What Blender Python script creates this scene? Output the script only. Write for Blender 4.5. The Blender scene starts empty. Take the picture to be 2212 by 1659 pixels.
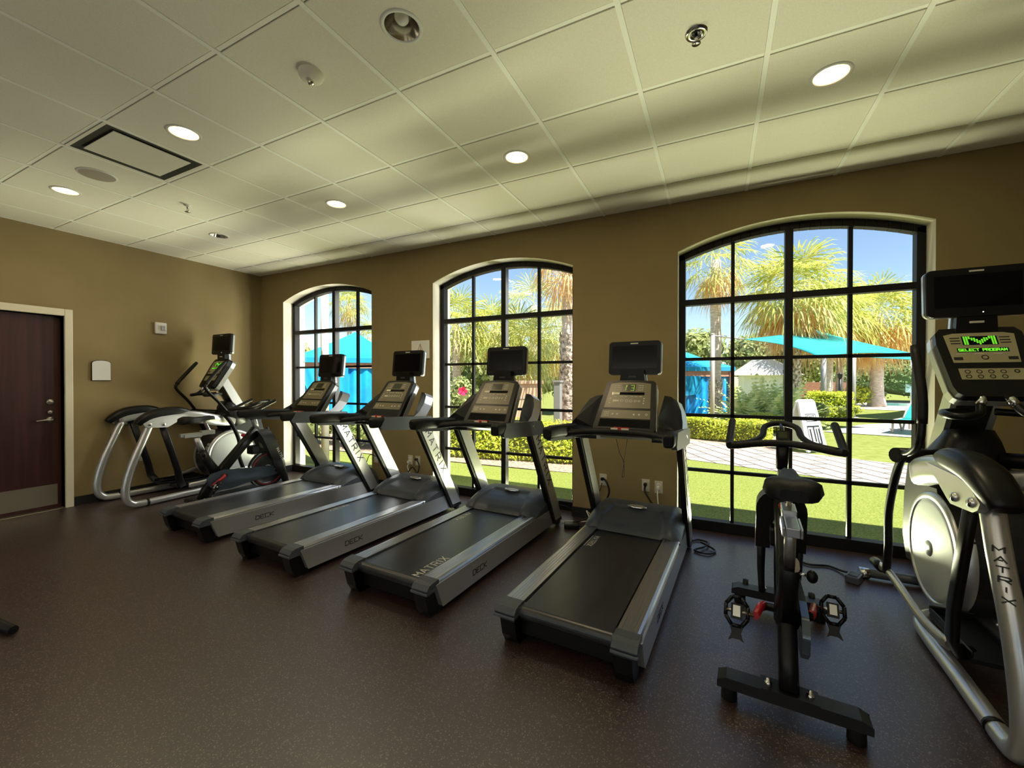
import bpy, bmesh, math, random
from mathutils import Vector, Matrix
R = math.radians
C = bpy.context.scene.collection
SC = bpy.context.scene

# ------------------------------------------------------------------ camera
cam_data = bpy.data.cameras.new('camera')
cam_data.sensor_width = 36.0
cam_data.lens = 36.0 * 898.19 / 2212.0
cam_data.clip_start = 0.05
cam_data.clip_end = 400
camera = bpy.data.objects.new('camera', cam_data)
camera.location = (0, 0, 1.38)
camera.rotation_euler = (R(90 - 0.408), 0, R(26.242))
C.objects.link(camera)
SC.camera = camera
SC.view_settings.view_transform = 'Standard'
SC.view_settings.look = 'None'
SC.view_settings.gamma = 1.0
SC.view_settings.use_curve_mapping = False
SC.view_settings.exposure = 0.7

# ------------------------------------------------------------------ sky, sun
world = bpy.data.worlds.new('sky')
SC.world = world
world.use_nodes = True
wn = world.node_tree
wn.nodes.clear()
wo = wn.nodes.new('ShaderNodeOutputWorld')
bg = wn.nodes.new('ShaderNodeBackground')
sky = wn.nodes.new('ShaderNodeTexSky')
sky.sky_type = 'NISHITA'
sky.sun_disc = False
sky.sun_elevation = R(52)
sky.sun_rotation = R(105)
sky.air_density = 1.0
sky.dust_density = 0.25
sky.ozone_density = 1.5
bg.inputs['Strength'].default_value = 0.128
wn.links.new(sky.outputs[0], bg.inputs[0])
wn.links.new(bg.outputs[0], wo.inputs[0])
sun_d = bpy.data.lights.new('sun', 'SUN')
sun_d.energy = 8.6
sun_d.angle = R(0.6)
sun_d.color = (1.0, 0.94, 0.84)
sun = bpy.data.objects.new('sun', sun_d)
to_sun = Vector((0.92 * math.cos(R(60)), -0.38 * math.cos(R(60)), math.sin(R(60))))
sun.rotation_euler = to_sun.to_track_quat('Z', 'Y').to_euler()
sun.location = (20, -6, 30)
C.objects.link(sun)

def area_light(name, loc, direction, sx, sy, power, color, spread=180):
    d = bpy.data.lights.new(name, 'AREA')
    d.shape = 'RECTANGLE'
    d.size, d.size_y = sx, sy
    d.energy = power
    d.color = color
    d.spread = R(spread)
    o = bpy.data.objects.new(name, d)
    o.location = loc
    o.rotation_euler = (-Vector(direction)).to_track_quat('Z', 'Y').to_euler()
    C.objects.link(o)
    return o
# added fill lamps at the rear windows, tipped up to brighten the ceiling
BACK_Y = -4.6
for bx in (-4.95, -2.2, 0.55):
    area_light('window_daylight', (bx, BACK_Y + 0.1, 1.3), (0, 0.40, 0.92), 1.7, 2.4, 36, (1.0, 0.95, 0.88), 110)

# added uplights hidden behind the sills, standing in for light off the lawn
for fx, pw in ((-4.95, 40), (-2.2, 44), (0.6, 56)):
    area_light('window_daylight', (fx, 4.60, -0.035), (0, -0.84, 0.54), 1.7, 0.14, pw, (1.0, 1.0, 0.64), 125)

# added side fill outside the left and middle windows, brightening the left wall
area_light('window_daylight', (-4.7, 4.66, 1.75), (-0.85, -0.53, -0.06), 0.5, 1.9, 30, (1.0, 0.97, 0.88), 170)
area_light('window_daylight', (-1.9, 4.70, 1.55), (-0.99, -0.12, 0), 0.3, 2.2, 24, (1.0, 0.99, 0.92), 180)

# ------------------------------------------------------------------ materials
def lin(c):
    return tuple(((v / 255) / 12.92 if v / 255 <= 0.04045 else ((v / 255 + 0.055) / 1.055) ** 2.4) for v in c) + (1.0,)
def mat(name, col, rough=0.5, metal=0.0, spec=0.5, emit=None, estr=0.0, coat=0.0):
    m = bpy.data.materials.new(name)
    m.use_nodes = True
    b = m.node_tree.nodes['Principled BSDF']
    b.inputs['Base Color'].default_value = (*col[:3], 1.0)
    b.inputs['Roughness'].default_value = rough
    b.inputs['Metallic'].default_value = metal
    b.inputs['Specular IOR Level'].default_value = spec
    if coat: b.inputs['Coat Weight'].default_value = coat
    if emit:
        b.inputs['Emission Color'].default_value = (*emit[:3], 1.0)
        b.inputs['Emission Strength'].default_value = estr
    return m
def noisy(m, scale, c1, c2, lo=0.4, hi=0.6, detail=4, coord='Object', bump=0.0, bscale=None, dist=0.01, stretch=None):
    nt = m.node_tree; n = nt.nodes; l = nt.links
    b = n['Principled BSDF']
    tc = n.new('ShaderNodeTexCoord'); src = tc.outputs[coord]
    if stretch:
        mp = n.new('ShaderNodeMapping'); mp.inputs['Scale'].default_value = stretch
        l.new(src, mp.inputs[0]); src = mp.outputs[0]
    t = n.new('ShaderNodeTexNoise'); t.inputs['Scale'].default_value = scale; t.inputs['Detail'].default_value = detail
    r = n.new('ShaderNodeValToRGB')
    r.color_ramp.elements[0].position = lo; r.color_ramp.elements[1].position = hi
    r.color_ramp.elements[0].color = (*c1[:3], 1); r.color_ramp.elements[1].color = (*c2[:3], 1)
    l.new(src, t.inputs['Vector']); l.new(t.outputs['Fac'], r.inputs[0]); l.new(r.outputs[0], b.inputs['Base Color'])
    if bump:
        t2 = n.new('ShaderNodeTexNoise'); t2.inputs['Scale'].default_value = bscale or scale; t2.inputs['Detail'].default_value = 3
        bp = n.new('ShaderNodeBump'); bp.inputs['Strength'].default_value = bump; bp.inputs['Distance'].default_value = dist
        l.new(src, t2.inputs['Vector']); l.new(t2.outputs['Fac'], bp.inputs['Height']); l.new(bp.outputs[0], b.inputs['Normal'])
    return m
M = {}
M['silver'] = mat('silver_paint', (0.60, 0.60, 0.60), 0.28, 0.72)
M['alu'] = noisy(mat('brushed_aluminium', (0.4, 0.4, 0.42), 0.3, 0.9), 60, (0.46, 0.46, 0.48), (0.54, 0.54, 0.56), stretch=(14, 0.12, 14))
M['chrome'] = mat('chrome', (0.75, 0.75, 0.75), 0.12, 1.0)
M['grey'] = mat('grey_plastic', (0.068, 0.078, 0.096), 0.38)
M['dark'] = mat('charcoal_plastic', (0.013, 0.013, 0.015), 0.42, 0, 0.4)
M['black'] = mat('black_plastic', (0.004, 0.004, 0.005), 0.34, 0, 0.32)
M['rubber'] = noisy(mat('black_rubber', (0.01, 0.01, 0.01), 0.5, 0, 0.3), 300, (0.005, 0.005, 0.005), (0.010, 0.010, 0.010), bump=0.1)
M['belt'] = noisy(mat('belt_rubber', (0.014, 0.014, 0.016), 0.33, 0, 0.8), 5, (0.009, 0.011, 0.016), (0.020, 0.022, 0.030), 0.35, 0.7, stretch=(3, 0.6, 1), bump=0.06, bscale=400, dist=0.002)
M['screen'] = mat('screen_glass', (0.002, 0.002, 0.004), 0.05, 0, 0.18)
M['panel'] = mat('console_overlay', (0.17, 0.145, 0.085), 0.35)
M['panelbright'] = mat('olive_overlay', (0.36, 0.33, 0.19), 0.35)
M['mark'] = mat('white_print', (0.62, 0.6, 0.52), 0.5)
M['ink'] = mat('black_lettering', (0.012, 0.012, 0.012), 0.5)
M['deckink'] = mat('grey_lettering', (0.045, 0.045, 0.05), 0.6)
M['lcd'] = mat('display_window', (0.03, 0.035, 0.012), 0.2)
M['led'] = mat('green_led', (0.05, 0.4, 0.02), 0.4, emit=(0.22, 1.0, 0.03), estr=0.5)
M['leddim'] = mat('dim_green_led', (0.2, 0.3, 0.05), 0.4, emit=(0.3, 0.5, 0.05), estr=0.35)
M['lit'] = mat('status_light', (0.8, 0.8, 0.8), 0.4, emit=(1, 1, 1), estr=1.2)
M['red'] = mat('red_paint', (0.42, 0.012, 0.02), 0.3)
M['blue_glossy'] = mat('blue_grey_gloss', (0.09, 0.12, 0.16), 0.12, 0.4)
M['disc'] = mat('pale_disc', (0.60, 0.63, 0.62), 0.45, 0.2)
M['tile'] = noisy(mat('ceiling_tile', (0.8, 0.76, 0.64), 0.9, 0, 0.2), 260, (0.82, 0.78, 0.665), (0.88, 0.84, 0.73), bump=0.12, bscale=300, dist=0.002)
M['tbar'] = mat('ceiling_bar', (0.95, 0.94, 0.86), 0.6)
M['gap'] = mat('ceiling_gap', (0.05, 0.05, 0.04), 0.9)
M['wall'] = noisy(mat('tan_wall_paint', (0.3, 0.22, 0.13), 0.85, 0, 0.25), 3, (0.272, 0.205, 0.098), (0.288, 0.217, 0.105), bump=0.08, bscale=220, dist=0.002)
M['wallwhite'] = mat('reveal_paint', (0.74, 0.69, 0.55), 0.7)
M['base'] = mat('black_baseboard', (0.012, 0.011, 0.011), 0.5)
M['bronze'] = mat('dark_bronze_frame', (0.008, 0.007, 0.007), 0.5, 0.05, 0.25)
M['doorwood'] = noisy(mat('mahogany_door', (0.05, 0.012, 0.012), 0.42), 3, (0.035, 0.008, 0.009), (0.055, 0.013, 0.013), stretch=(8, 8, 0.4))
M['cream'] = mat('cream_door_frame', (0.72, 0.66, 0.5), 0.45)
M['steel'] = noisy(mat('stainless_steel', (0.45, 0.42, 0.36), 0.35, 0.9), 200, (0.4, 0.37, 0.31), (0.5, 0.47, 0.4), stretch=(1, 1, 12))
M['white'] = mat('white_plastic', (0.78, 0.77, 0.73), 0.4)
M['ivory'] = mat('ivory_plate', (0.6, 0.54, 0.42), 0.45)
M['lamp'] = mat('lamp_glow', (1, 0.9, 0.7), 0.5, emit=(1.0, 0.80, 0.46), estr=9.0)
M['reflector'] = mat('lamp_reflector', (0.7, 0.66, 0.55), 0.16, 0.95)
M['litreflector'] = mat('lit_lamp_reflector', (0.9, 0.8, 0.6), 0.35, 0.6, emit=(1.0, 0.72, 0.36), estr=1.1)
M['cordwhite'] = mat('white_cord', (0.7, 0.66, 0.6), 0.5)

def floor_material():
    m = mat('rubber_floor', (0.02, 0.012, 0.01), 0.40, 0, 0.5)
    nt = m.node_tree; n = nt.nodes; l = nt.links; b = n['Principled BSDF']; b.inputs['IOR'].default_value = 2.2; b.inputs['Specular Tint'].default_value = (0.84, 0.9, 1.0, 1)
    tc = n.new('ShaderNodeTexCoord')
    v = n.new('ShaderNodeTexVoronoi'); v.inputs['Scale'].default_value = 260
    r = n.new('ShaderNodeValToRGB')
    e = r.color_ramp.elements
    e[0].position = 0.0; e[0].color = (0.024, 0.0075, 0.005, 1)
    e[1].position = 0.72; e[1].color = (0.038, 0.013, 0.009, 1)
    e2 = e.new(0.90); e2.color = (0.05, 0.025, 0.018, 1)
    e3 = e.new(0.955); e3.color = (0.19, 0.155, 0.13, 1)
    sep = n.new('ShaderNodeSeparateColor')
    l.new(tc.outputs['Object'], v.inputs['Vector']); l.new(v.outputs['Color'], sep.inputs[0])
    l.new(sep.outputs[0], r.inputs[0]); l.new(r.outputs[0], b.inputs['Base Color'])
    bp = n.new('ShaderNodeBump'); bp.inputs['Strength'].default_value = 0.10; bp.inputs['Distance'].default_value = 0.003
    t = n.new('ShaderNodeTexNoise'); t.inputs['Scale'].default_value = 150; t.inputs['Detail'].default_value = 4
    l.new(tc.outputs['Object'], t.inputs['Vector']); l.new(t.outputs['Fac'], bp.inputs['Height']); l.new(bp.outputs[0], b.inputs['Normal'])
    return m
M['floor'] = floor_material()

def glass_material():
    m = bpy.data.materials.new('window_glass'); m.use_nodes = True
    n = m.node_tree.nodes; l = m.node_tree.links; n.clear()
    o = n.new('ShaderNodeOutputMaterial'); mx = n.new('ShaderNodeMixShader')
    t = n.new('ShaderNodeBsdfTransparent'); g = n.new('ShaderNodeBsdfGlossy')
    mx.inputs[0].default_value = 0.035
    t.inputs[0].default_value = (0.96, 0.985, 0.975, 1); g.inputs['Roughness'].default_value = 0.02
    g.inputs[0].default_value = (0.8, 0.8, 0.8, 1)
    l.new(t.outputs[0], mx.inputs[1]); l.new(g.outputs[0], mx.inputs[2]); l.new(mx.outputs[0], o.inputs[0])
    return m
M['glass'] = glass_material()

def leafmat(name, c1, c2, scale=9, trans=0.38):
    m = mat(name, c1, 0.5, 0, 0.35)
    noisy(m, scale, c1, c2, 0.35, 0.65, 3)
    nt = m.node_tree; n = nt.nodes; l = nt.links
    b = n['Principled BSDF']; o = [x for x in n if x.type == 'OUTPUT_MATERIAL'][0]
    tr = n.new('ShaderNodeBsdfTranslucent'); mx = n.new('ShaderNodeMixShader'); mx.inputs[0].default_value = trans
    ramp = [x for x in n if x.type == 'VALTORGB'][0]
    l.new(ramp.outputs[0], tr.inputs[0]); l.new(b.outputs[0], mx.inputs[1]); l.new(tr.outputs[0], mx.inputs[2]); l.new(mx.outputs[0], o.inputs[0])
    return m
M['palm'] = leafmat('palm_leaf', (0.34, 0.42, 0.09), (0.80, 0.74, 0.20), 2.2)
M['palmpale'] = leafmat('pale_palm_leaf', (0.40, 0.50, 0.22), (0.80, 0.78, 0.46), 2.2)
M['palmdead'] = leafmat('dry_palm_leaf', (0.78, 0.42, 0.14), (0.92, 0.68, 0.32), 2.5)
M['trunk'] = noisy(mat('palm_trunk', (0.5, 0.4, 0.32), 0.9), 9, (0.52, 0.42, 0.36), (0.82, 0.69, 0.60), 0.35, 0.65, stretch=(0.6, 0.6, 3.0), bump=0.6, dist=0.04)
M['boots'] = noisy(mat('trunk_boots', (0.6, 0.5, 0.42), 0.9), 14, (0.3, 0.22, 0.18), (0.85, 0.72, 0.62), 0.4, 0.6, bump=0.8, dist=0.05)
M['hedge'] = leafmat('hedge_leaf', (0.36, 0.46, 0.03), (0.80, 0.80, 0.10), 14)
M['hedgedark'] = leafmat('shrub_leaf', (0.24, 0.36, 0.10), (0.68, 0.70, 0.30), 10)
M['tree'] = leafmat('tree_leaf', (0.28, 0.36, 0.11), (0.66, 0.66, 0.28), 1.6)
M['treedeep'] = leafmat('deep_tree_leaf', (0.16, 0.28, 0.10), (0.48, 0.58, 0.26), 2)
M['fern'] = leafmat('fern_leaf', (0.42, 0.55, 0.22), (0.85, 0.86, 0.46), 5)
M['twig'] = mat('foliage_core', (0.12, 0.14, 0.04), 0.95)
M['bark'] = noisy(mat('tree_bark', (0.2, 0.15, 0.1), 0.9), 20, (0.14, 0.1, 0.07), (0.28, 0.22, 0.16))
M['turf'] = noisy(mat('turf', (0.3, 0.42, 0.06), 0.85, 0, 0.2), 55, (0.15, 0.205, 0.025), (0.31, 0.345, 0.085), 0.35, 0.65, 6, bump=0.7, bscale=120, dist=0.03)
M['lawn'] = noisy(mat('lawn', (0.3, 0.36, 0.08), 0.9, 0, 0.2), 8, (0.17, 0.20, 0.035), (0.24, 0.265, 0.07), 0.35, 0.65, 6, bump=0.5, bscale=80, dist=0.03)
M['mulch'] = noisy(mat('mulch', (0.3, 0.2, 0.14), 0.95), 25, (0.22, 0.14, 0.10), (0.5, 0.36, 0.27))
M['concrete'] = noisy(mat('pool_deck', (0.75, 0.68, 0.55), 0.85), 4, (0.46, 0.42, 0.38), (0.52, 0.48, 0.43))
M['teal'] = mat('teal_sail_cloth', (0.0, 0.25, 0.265), 0.7)
M['cab'] = noisy(mat('blue_canvas', (0.0, 0.34, 0.72), 0.7), 2, (0.0, 0.26, 0.72), (0.0, 0.36, 0.84))
M['cabroof'] = mat('turquoise_canvas', (0.0, 0.30, 0.56), 0.7)
M['redwood'] = noisy(mat('red_stained_wood', (0.5, 0.23, 0.15), 0.7), 6, (0.42, 0.19, 0.13), (0.58, 0.28, 0.19), stretch=(1, 1, 6))
M['post'] = mat('grey_post', (0.32, 0.31, 0.31), 0.5, 0.3)
M['stucco'] = noisy(mat('pale_stucco', (0.74, 0.66, 0.56), 0.9), 8, (0.7, 0.62, 0.52), (0.78, 0.7, 0.6))
M['tanwall'] = noisy(mat('tan_stucco', (0.62, 0.42, 0.27), 0.9), 8, (0.58, 0.39, 0.25), (0.66, 0.45, 0.29))
M['roof'] = mat('clay_roof', (0.4, 0.17, 0.11), 0.9)
M['pool'] = mat('pool_water', (0.03, 0.35, 0.38), 0.08)
M['flower'] = mat('pink_petal', (0.8, 0.03, 0.13), 0.6)
M['lounge'] = mat('teal_sling', (0.0, 0.40, 0.38), 0.7)
M['taupe'] = mat('taupe_frame', (0.42, 0.36, 0.31), 0.5)

def paver_material():
    m = mat('pale_pavers', (0.8, 0.68, 0.55), 0.85, 0, 0.3)
    nt = m.node_tree; n = nt.nodes; l = nt.links; b = n['Principled BSDF']
    tc = n.new('ShaderNodeTexCoord'); mp = n.new('ShaderNodeMapping'); mp.inputs['Rotation'].default_value = (0, 0, R(62)); mp.inputs['Scale'].default_value = (1.15, 1.15, 1.15)
    br = n.new('ShaderNodeTexBrick'); br.offset = 0.5
    br.inputs['Scale'].default_value = 1.0; br.inputs['Mortar Size'].default_value = 0.022
    br.inputs['Color1'].default_value = (0.37, 0.325, 0.29, 1); br.inputs['Color2'].default_value = (0.32, 0.275, 0.245, 1); br.inputs['Mortar'].default_value = (0.09, 0.07, 0.06, 1)
    br.inputs['Brick Width'].default_value = 0.8; br.inputs['Row Height'].default_value = 0.36
    l.new(tc.outputs['Object'], mp.inputs[0]); l.new(mp.outputs[0], br.inputs['Vector']); l.new(br.outputs['Color'], b.inputs['Base Color'])
    return m
M['paver'] = paver_material()

# ------------------------------------------------------------------ mesh builder
class MB:
    def __init__(s):
        s.v = []; s.f = []; s.m = []; s.mats = []; s.sm = []
    def mi(s, m):
        m = M[m] if isinstance(m, str) else m
        if m not in s.mats: s.mats.append(m)
        return s.mats.index(m)
    def add(s, vs, fs, m, T=None, smooth=False):
        k = len(s.v); i = s.mi(m)
        for p in vs:
            p = Vector(p)
            s.v.append(tuple(T @ p) if T else tuple(p))
        for f in fs:
            s.f.append([a + k for a in f]); s.m.append(i); s.sm.append(smooth)
        return s
    def box(s, x0, x1, y0, y1, z0, z1, m, T=None):
        vs = [(x, y, z) for z in (z0, z1) for y in (y0, y1) for x in (x0, x1)]
        return s.add(vs, [(0, 2, 3, 1), (4, 5, 7, 6), (0, 1, 5, 4), (2, 6, 7, 3), (0, 4, 6, 2), (1, 3, 7, 5)], m, T)
    def loft(s, rings, m, T=None, closed=True, caps=True, smooth=True):
        n = len(rings[0]); vs = [p for r in rings for p in r]; fs = []
        for a in range(len(rings) - 1):
            for i in range(n if closed else n - 1):
                j = (i + 1) % n
                fs.append((a * n + i, a * n + j, (a + 1) * n + j, (a + 1) * n + i))
        s.add(vs, fs, m, T, smooth)
        if caps and closed:
            k = len(s.v) - len(vs); i = s.mi(m)
            s.f.append([k + q for q in range(n)][::-1]); s.m.append(i); s.sm.append(False)
            s.f.append([k + (len(rings) - 1) * n + q for q in range(n)]); s.m.append(i); s.sm.append(False)
        return s
    def prism(s, prof, a0, a1, m, axis='x', T=None, smooth=False):
        # prof: 2-D polygon; axis x -> (y,z), y -> (x,z), z -> (x,y)
        def P(a, p):
            return (a, p[0], p[1]) if axis == 'x' else ((p[0], a, p[1]) if axis == 'y' else (p[0], p[1], a))
        n = len(prof)
        vs = [P(a0, p) for p in prof] + [P(a1, p) for p in prof]
        s.add(vs, [(i, (i + 1) % n, n + (i + 1) % n, n + i) for i in range(n)], m, T, smooth)
        s.add(vs, [tuple(range(n))[::-1], tuple(range(n, 2 * n))], m, T, False)
        return s
    def tube(s, pts, r, m, n=10, T=None, ry=None, up=(0, 0, 1), caps=True, sq=1.0):
        # sq<1 squares the section off; r / ry may be lists
        pts = [Vector(p) for p in pts]; rings = []
        N = len(pts)
        prev = None
        for i, p in enumerate(pts):
            t = (pts[min(i + 1, N - 1)] - pts[max(i - 1, 0)]).normalized()
            u = Vector(up) if prev is None else prev
            a = t.cross(u)
            if a.length < 1e-4: a = t.cross(Vector((1, 0, 0.01)))
            a.normalize(); b = a.cross(t).normalized(); prev = b
            ra = r[i] if isinstance(r, (list, tuple)) else r
            rb = ra if ry is None else (ry[i] if isinstance(ry, (list, tuple)) else ry)
            ring = []
            for k in range(n):
                w = 2 * math.pi * (k + 0.5) / n; c, q = math.cos(w), math.sin(w)
                c = math.copysign(abs(c) ** sq, c); q = math.copysign(abs(q) ** sq, q)
                ring.append(p + a * (ra * c) + b * (rb * q))
            rings.append(ring)
        return s.loft(rings, m, T, True, caps, True)
    def lathe(s, prof, m, n=24, T=None, smooth=True):
        # prof: (r,z) list around Z
        rings = [[(r * math.cos(2 * math.pi * k / n), r * math.sin(2 * math.pi * k / n), z) for k in range(n)] for r, z in prof]
        return s.loft(rings, m, T, True, False, smooth)
    def disc(s, r, z, m, n=24, T=None):
        return s.add([(r * math.cos(2 * math.pi * k / n), r * math.sin(2 * math.pi * k / n), z) for k in range(n)], [tuple(range(n))], m, T)
    def ball(s, c, rx, ry, rz, m, nu=14, nv=8, T=None):
        rings = []
        for j in range(nv + 1):
            ph = math.pi * j / nv
            q = max(math.sin(ph), 0.001)
            rings.append([(c[0] + rx * q * math.cos(2 * math.pi * k / nu), c[1] + ry * q * math.sin(2 * math.pi * k / nu), c[2] - rz * math.cos(ph)) for k in range(nu)])
        return s.loft(rings, m, T, True, False, True)
    def rbox(s, w, h, d, rad, m, T=None, n=4, taper=1.0):
        # rounded rectangle in XY, thickness d on Z (0..d)
        def ring(z, k):
            out = []
            for cx, cy, a0 in ((w / 2 - rad, h / 2 - rad, 0), (-w / 2 + rad, h / 2 - rad, 90), (-w / 2 + rad, -h / 2 + rad, 180), (w / 2 - rad, -h / 2 + rad, 270)):
                for i in range(n + 1):
                    a = R(a0 + 90 * i / n)
                    out.append(((cx + rad * math.cos(a)) * k, (cy + rad * math.sin(a)) * k, z))
            return out
        return s.loft([ring(0, 1), ring(d * 0.75, 1), ring(d, taper)], m, T, True, True, False)
    def build(s, name, parent=None, bevel=0, seg=2, angle=35):
        me = bpy.data.meshes.new(name)
        me.from_pydata(s.v, [], s.f)
        for m in s.mats: me.materials.append(m)
        me.polygons.foreach_set('material_index', s.m)
        me.polygons.foreach_set('use_smooth', s.sm)
        me.update()
        bm = bmesh.new(); bm.from_mesh(me)
        if len(bm.verts) < 6000:
            bmesh.ops.recalc_face_normals(bm, faces=bm.faces)
        bm.to_mesh(me); bm.free()
        o = bpy.data.objects.new(name, me); C.objects.link(o)
        if parent is not None: o.parent = parent
        if bevel:
            b = o.modifiers.new('bevel', 'BEVEL'); b.width = bevel; b.segments = seg; b.limit_method = 'ANGLE'; b.angle_limit = R(angle)
        return o
def tag(o, label, cat, group=None, kind=None):
    o['label'] = label; o['category'] = cat
    if group: o['group'] = group
    if kind: o['kind'] = kind
    return o
def struct(o, label=None, cat=None):
    o['kind'] = 'structure'
    if label: o['label'] = label
    if cat: o['category'] = cat
    return o
def empty(name, loc, rz=0):
    o = bpy.data.objects.new(name, None); o.location = loc; o.rotation_euler = (0, 0, rz); o.empty_display_size = 0.2
    C.objects.link(o); return o
KIDS = {}
def copy_tree(o, parent=None):
    c = o.copy(); C.objects.link(c)
    if parent is not None: c.parent = parent
    for ch in list(o.children): copy_tree(ch, c)
    return c
def TR(loc=(0, 0, 0), rx=0, ry=0, rz=0, sc=(1, 1, 1)):
    return Matrix.Translation(loc) @ Matrix.Rotation(rz, 4, 'Z') @ Matrix.Rotation(ry, 4, 'Y') @ Matrix.Rotation(rx, 4, 'X') @ Matrix.Diagonal((*sc, 1))
def frame(o, x, y):
    """matrix whose local X,Y axes are the given world vectors, Z = X cross Y"""
    x = Vector(x).normalized(); y = Vector(y).normalized(); z = x.cross(y).normalized(); y = z.cross(x)
    m = Matrix((x, y, z)).transposed().to_4x4(); m.translation = Vector(o); return m
def bez(pts, k=6):
    """smooth Catmull-Rom through pts"""
    P = [Vector(p) for p in pts]; out = []
    for i in range(len(P) - 1):
        a = P[max(i - 1, 0)]; b = P[i]; c = P[i + 1]; d = P[min(i + 2, len(P) - 1)]
        for q in range(k):
            t = q / k
            out.append(0.5 * ((2 * b) + (c - a) * t + (2 * a - 5 * b + 4 * c - d) * t * t + (3 * b - a - 3 * c + d) * t ** 3))
    out.append(P[-1]); return out
# stroke lettering: unit cell 0..1
GL = {'M': [[(0, 0), (0, 1), (.5, .35), (1, 1), (1, 0)]], 'A': [[(0, 0), (.5, 1), (1, 0)], [(.36, .3), (.64, .3)]], 'T': [[(0, 1), (1, 1)], [(.5, 1), (.5, 0)]],
 'R': [[(0, 0), (0, 1), (.85, 1), (1, .8), (1, .6), (.85, .45), (.1, .45)], [(.5, .45), (1, 0)]], 'I': [[(.5, 0), (.5, 1)]], 'X': [[(0, 0), (1, 1)], [(0, 1), (1, 0)]],
 'D': [[(0, 0), (0, 1), (.7, 1), (1, .75), (1, .25), (.7, 0), (0, 0)]], 'E': [[(1, 1), (0, 1), (0, 0), (1, 0)], [(0, .5), (.8, .5)]], 'C': [[(1, 1), (0, 1), (0, 0), (1, 0)]],
 'K': [[(0, 0), (0, 1)], [(1, 1), (0, .45), (1, 0)]], 'S': [[(1, 1), (0, 1), (0, .5), (1, .5), (1, 0), (0, 0)]], 'L': [[(0, 1), (0, 0), (1, 0)]], 'P': [[(0, 0), (0, 1), (1, 1), (1, .5), (0, .5)]],
 'O': [[(0, 0), (0, 1), (1, 1), (1, 0), (0, 0)]], 'G': [[(1, 1), (0, 1), (0, 0), (1, 0), (1, .5), (.55, .5)]], '1': [[(.5, 0), (.5, 1)]], '3': [[(0, 1), (1, 1), (1, 0), (0, 0)], [(.2, .5), (1, .5)]],
 'N': [[(0, 0), (0, 1), (1, 0), (1, 1)]], 'U': [[(0, 1), (0, 0), (1, 0), (1, 1)]], 'Z': [[(0, 1), (1, 1), (0, 0), (1, 0)]], 'F': [[(0, 0), (0, 1), (1, 1)], [(0, .5), (.8, .5)]], "'": [[(.3, 1), (.2, .75)]]}
def letters(mb, text, m, T, h, w, gap, th, depth=0.0015, only=None):
    """text along local +X of T, letter height along +Y; strokes are thin raised bars"""
    x = 0
    for i, ch in enumerate(text):
        if ch in GL:
            cw = w * (0.35 if ch in "I1'" else 1)
            for st in GL[ch]:
                for (a, b) in zip(st[:-1], st[1:]):
                    p = Vector((x + a[0] * cw, a[1] * h, 0)); q = Vector((x + b[0] * cw, b[1] * h, 0))
                    d = (q - p); L = d.length
                    if L < 1e-6: continue
                    d.normalize(); nrm = Vector((-d.y, d.x, 0)) * th / 2; e = d * th / 2 * 0.8
                    vs = [p - e - nrm, q + e - nrm, q + e + nrm, p - e + nrm]
                    mb.add(vs + [v + Vector((0, 0, depth)) for v in vs], [(0, 3, 2, 1), (4, 5, 6, 7), (0, 1, 5, 4), (1, 2, 6, 5), (2, 3, 7, 6), (3, 0, 4, 7)], m, T)
            x += cw + gap
        else:
            x += w * 0.6 + gap
    return x

# ------------------------------------------------------------------ room shell
CEIL = 3.006; WY = 4.08; WT = 0.36; LX = -6.36; RX = 3.3
o = MB().box(LX - 0.3, RX + 0.3, BACK_Y - 0.3, WY + 0.16, -0.12, 0.0, 'floor').build('floor'); struct(o)
def arch_z(x, xc, hw, z0, rise):
    r = (hw * hw + rise * rise) / (2 * rise)
    return z0 + rise - r + math.sqrt(max(r * r - (x - xc) ** 2, 0))
SPR, RISE = 2.56, 0.172
WINS = [(-4.948, 0.885), (-2.198, 0.878), (0.55, 0.874)]
def window_wall(name, y0, y1, wins, xa, xb, H, m, mreveal):
    mb = MB()
    N = 24
    edges = [xa]
    for xc, hw in wins: edges += [xc - hw, xc + hw]
    edges.append(xb)
    for i in range(0, len(edges), 2):
        a, b = edges[i], edges[i + 1]
        for y in (y0, y1):
            mb.add([(a, y, -0.1), (b, y, -0.1), (b, y, H), (a, y, H)], [(0, 1, 2, 3)], m)
        for x in (a, b):
            mb.add([(x, y0, -0.1), (x, y1, -0.1), (x, y1, SPR), (x, y0, SPR)], [(0, 1, 2, 3)], mreveal)
    for xc, hw in wins:
        xs = [xc - hw + 2 * hw * k / N for k in range(N + 1)]
        for p, q in zip(xs[:-1], xs[1:]):
            zp, zq = arch_z(p, xc, hw, SPR, RISE), arch_z(q, xc, hw, SPR, RISE)
            for y in (y0, y1):
                mb.add([(p, y, zp), (q, y, zq), (q, y, H), (p, y, H)], [(0, 1, 2, 3)], m)
            mb.add([(p, y0, zp), (q, y0, zq), (q, y1, zq), (p, y1, zp)], [(0, 1, 2, 3)], mreveal, smooth=True)
    return mb.build(name)
struct(window_wall('wall_front', WY, WY + WT, WINS, LX - 0.3, RX + 0.3, 3.24, 'wall', 'wallwhite'))
BWINS = [(-4.95, 0.88), (-2.2, 0.88), (0.55, 0.88)]
struct(window_wall('wall_back', BACK_Y, BACK_Y - WT, BWINS, LX - 0.3, RX + 0.3, 3.24, 'wall', 'wallwhite'))
DOOR_Y0, DOOR_Y1, DOOR_H = 0.98, 1.90, 2.085
mb = MB()
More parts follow.
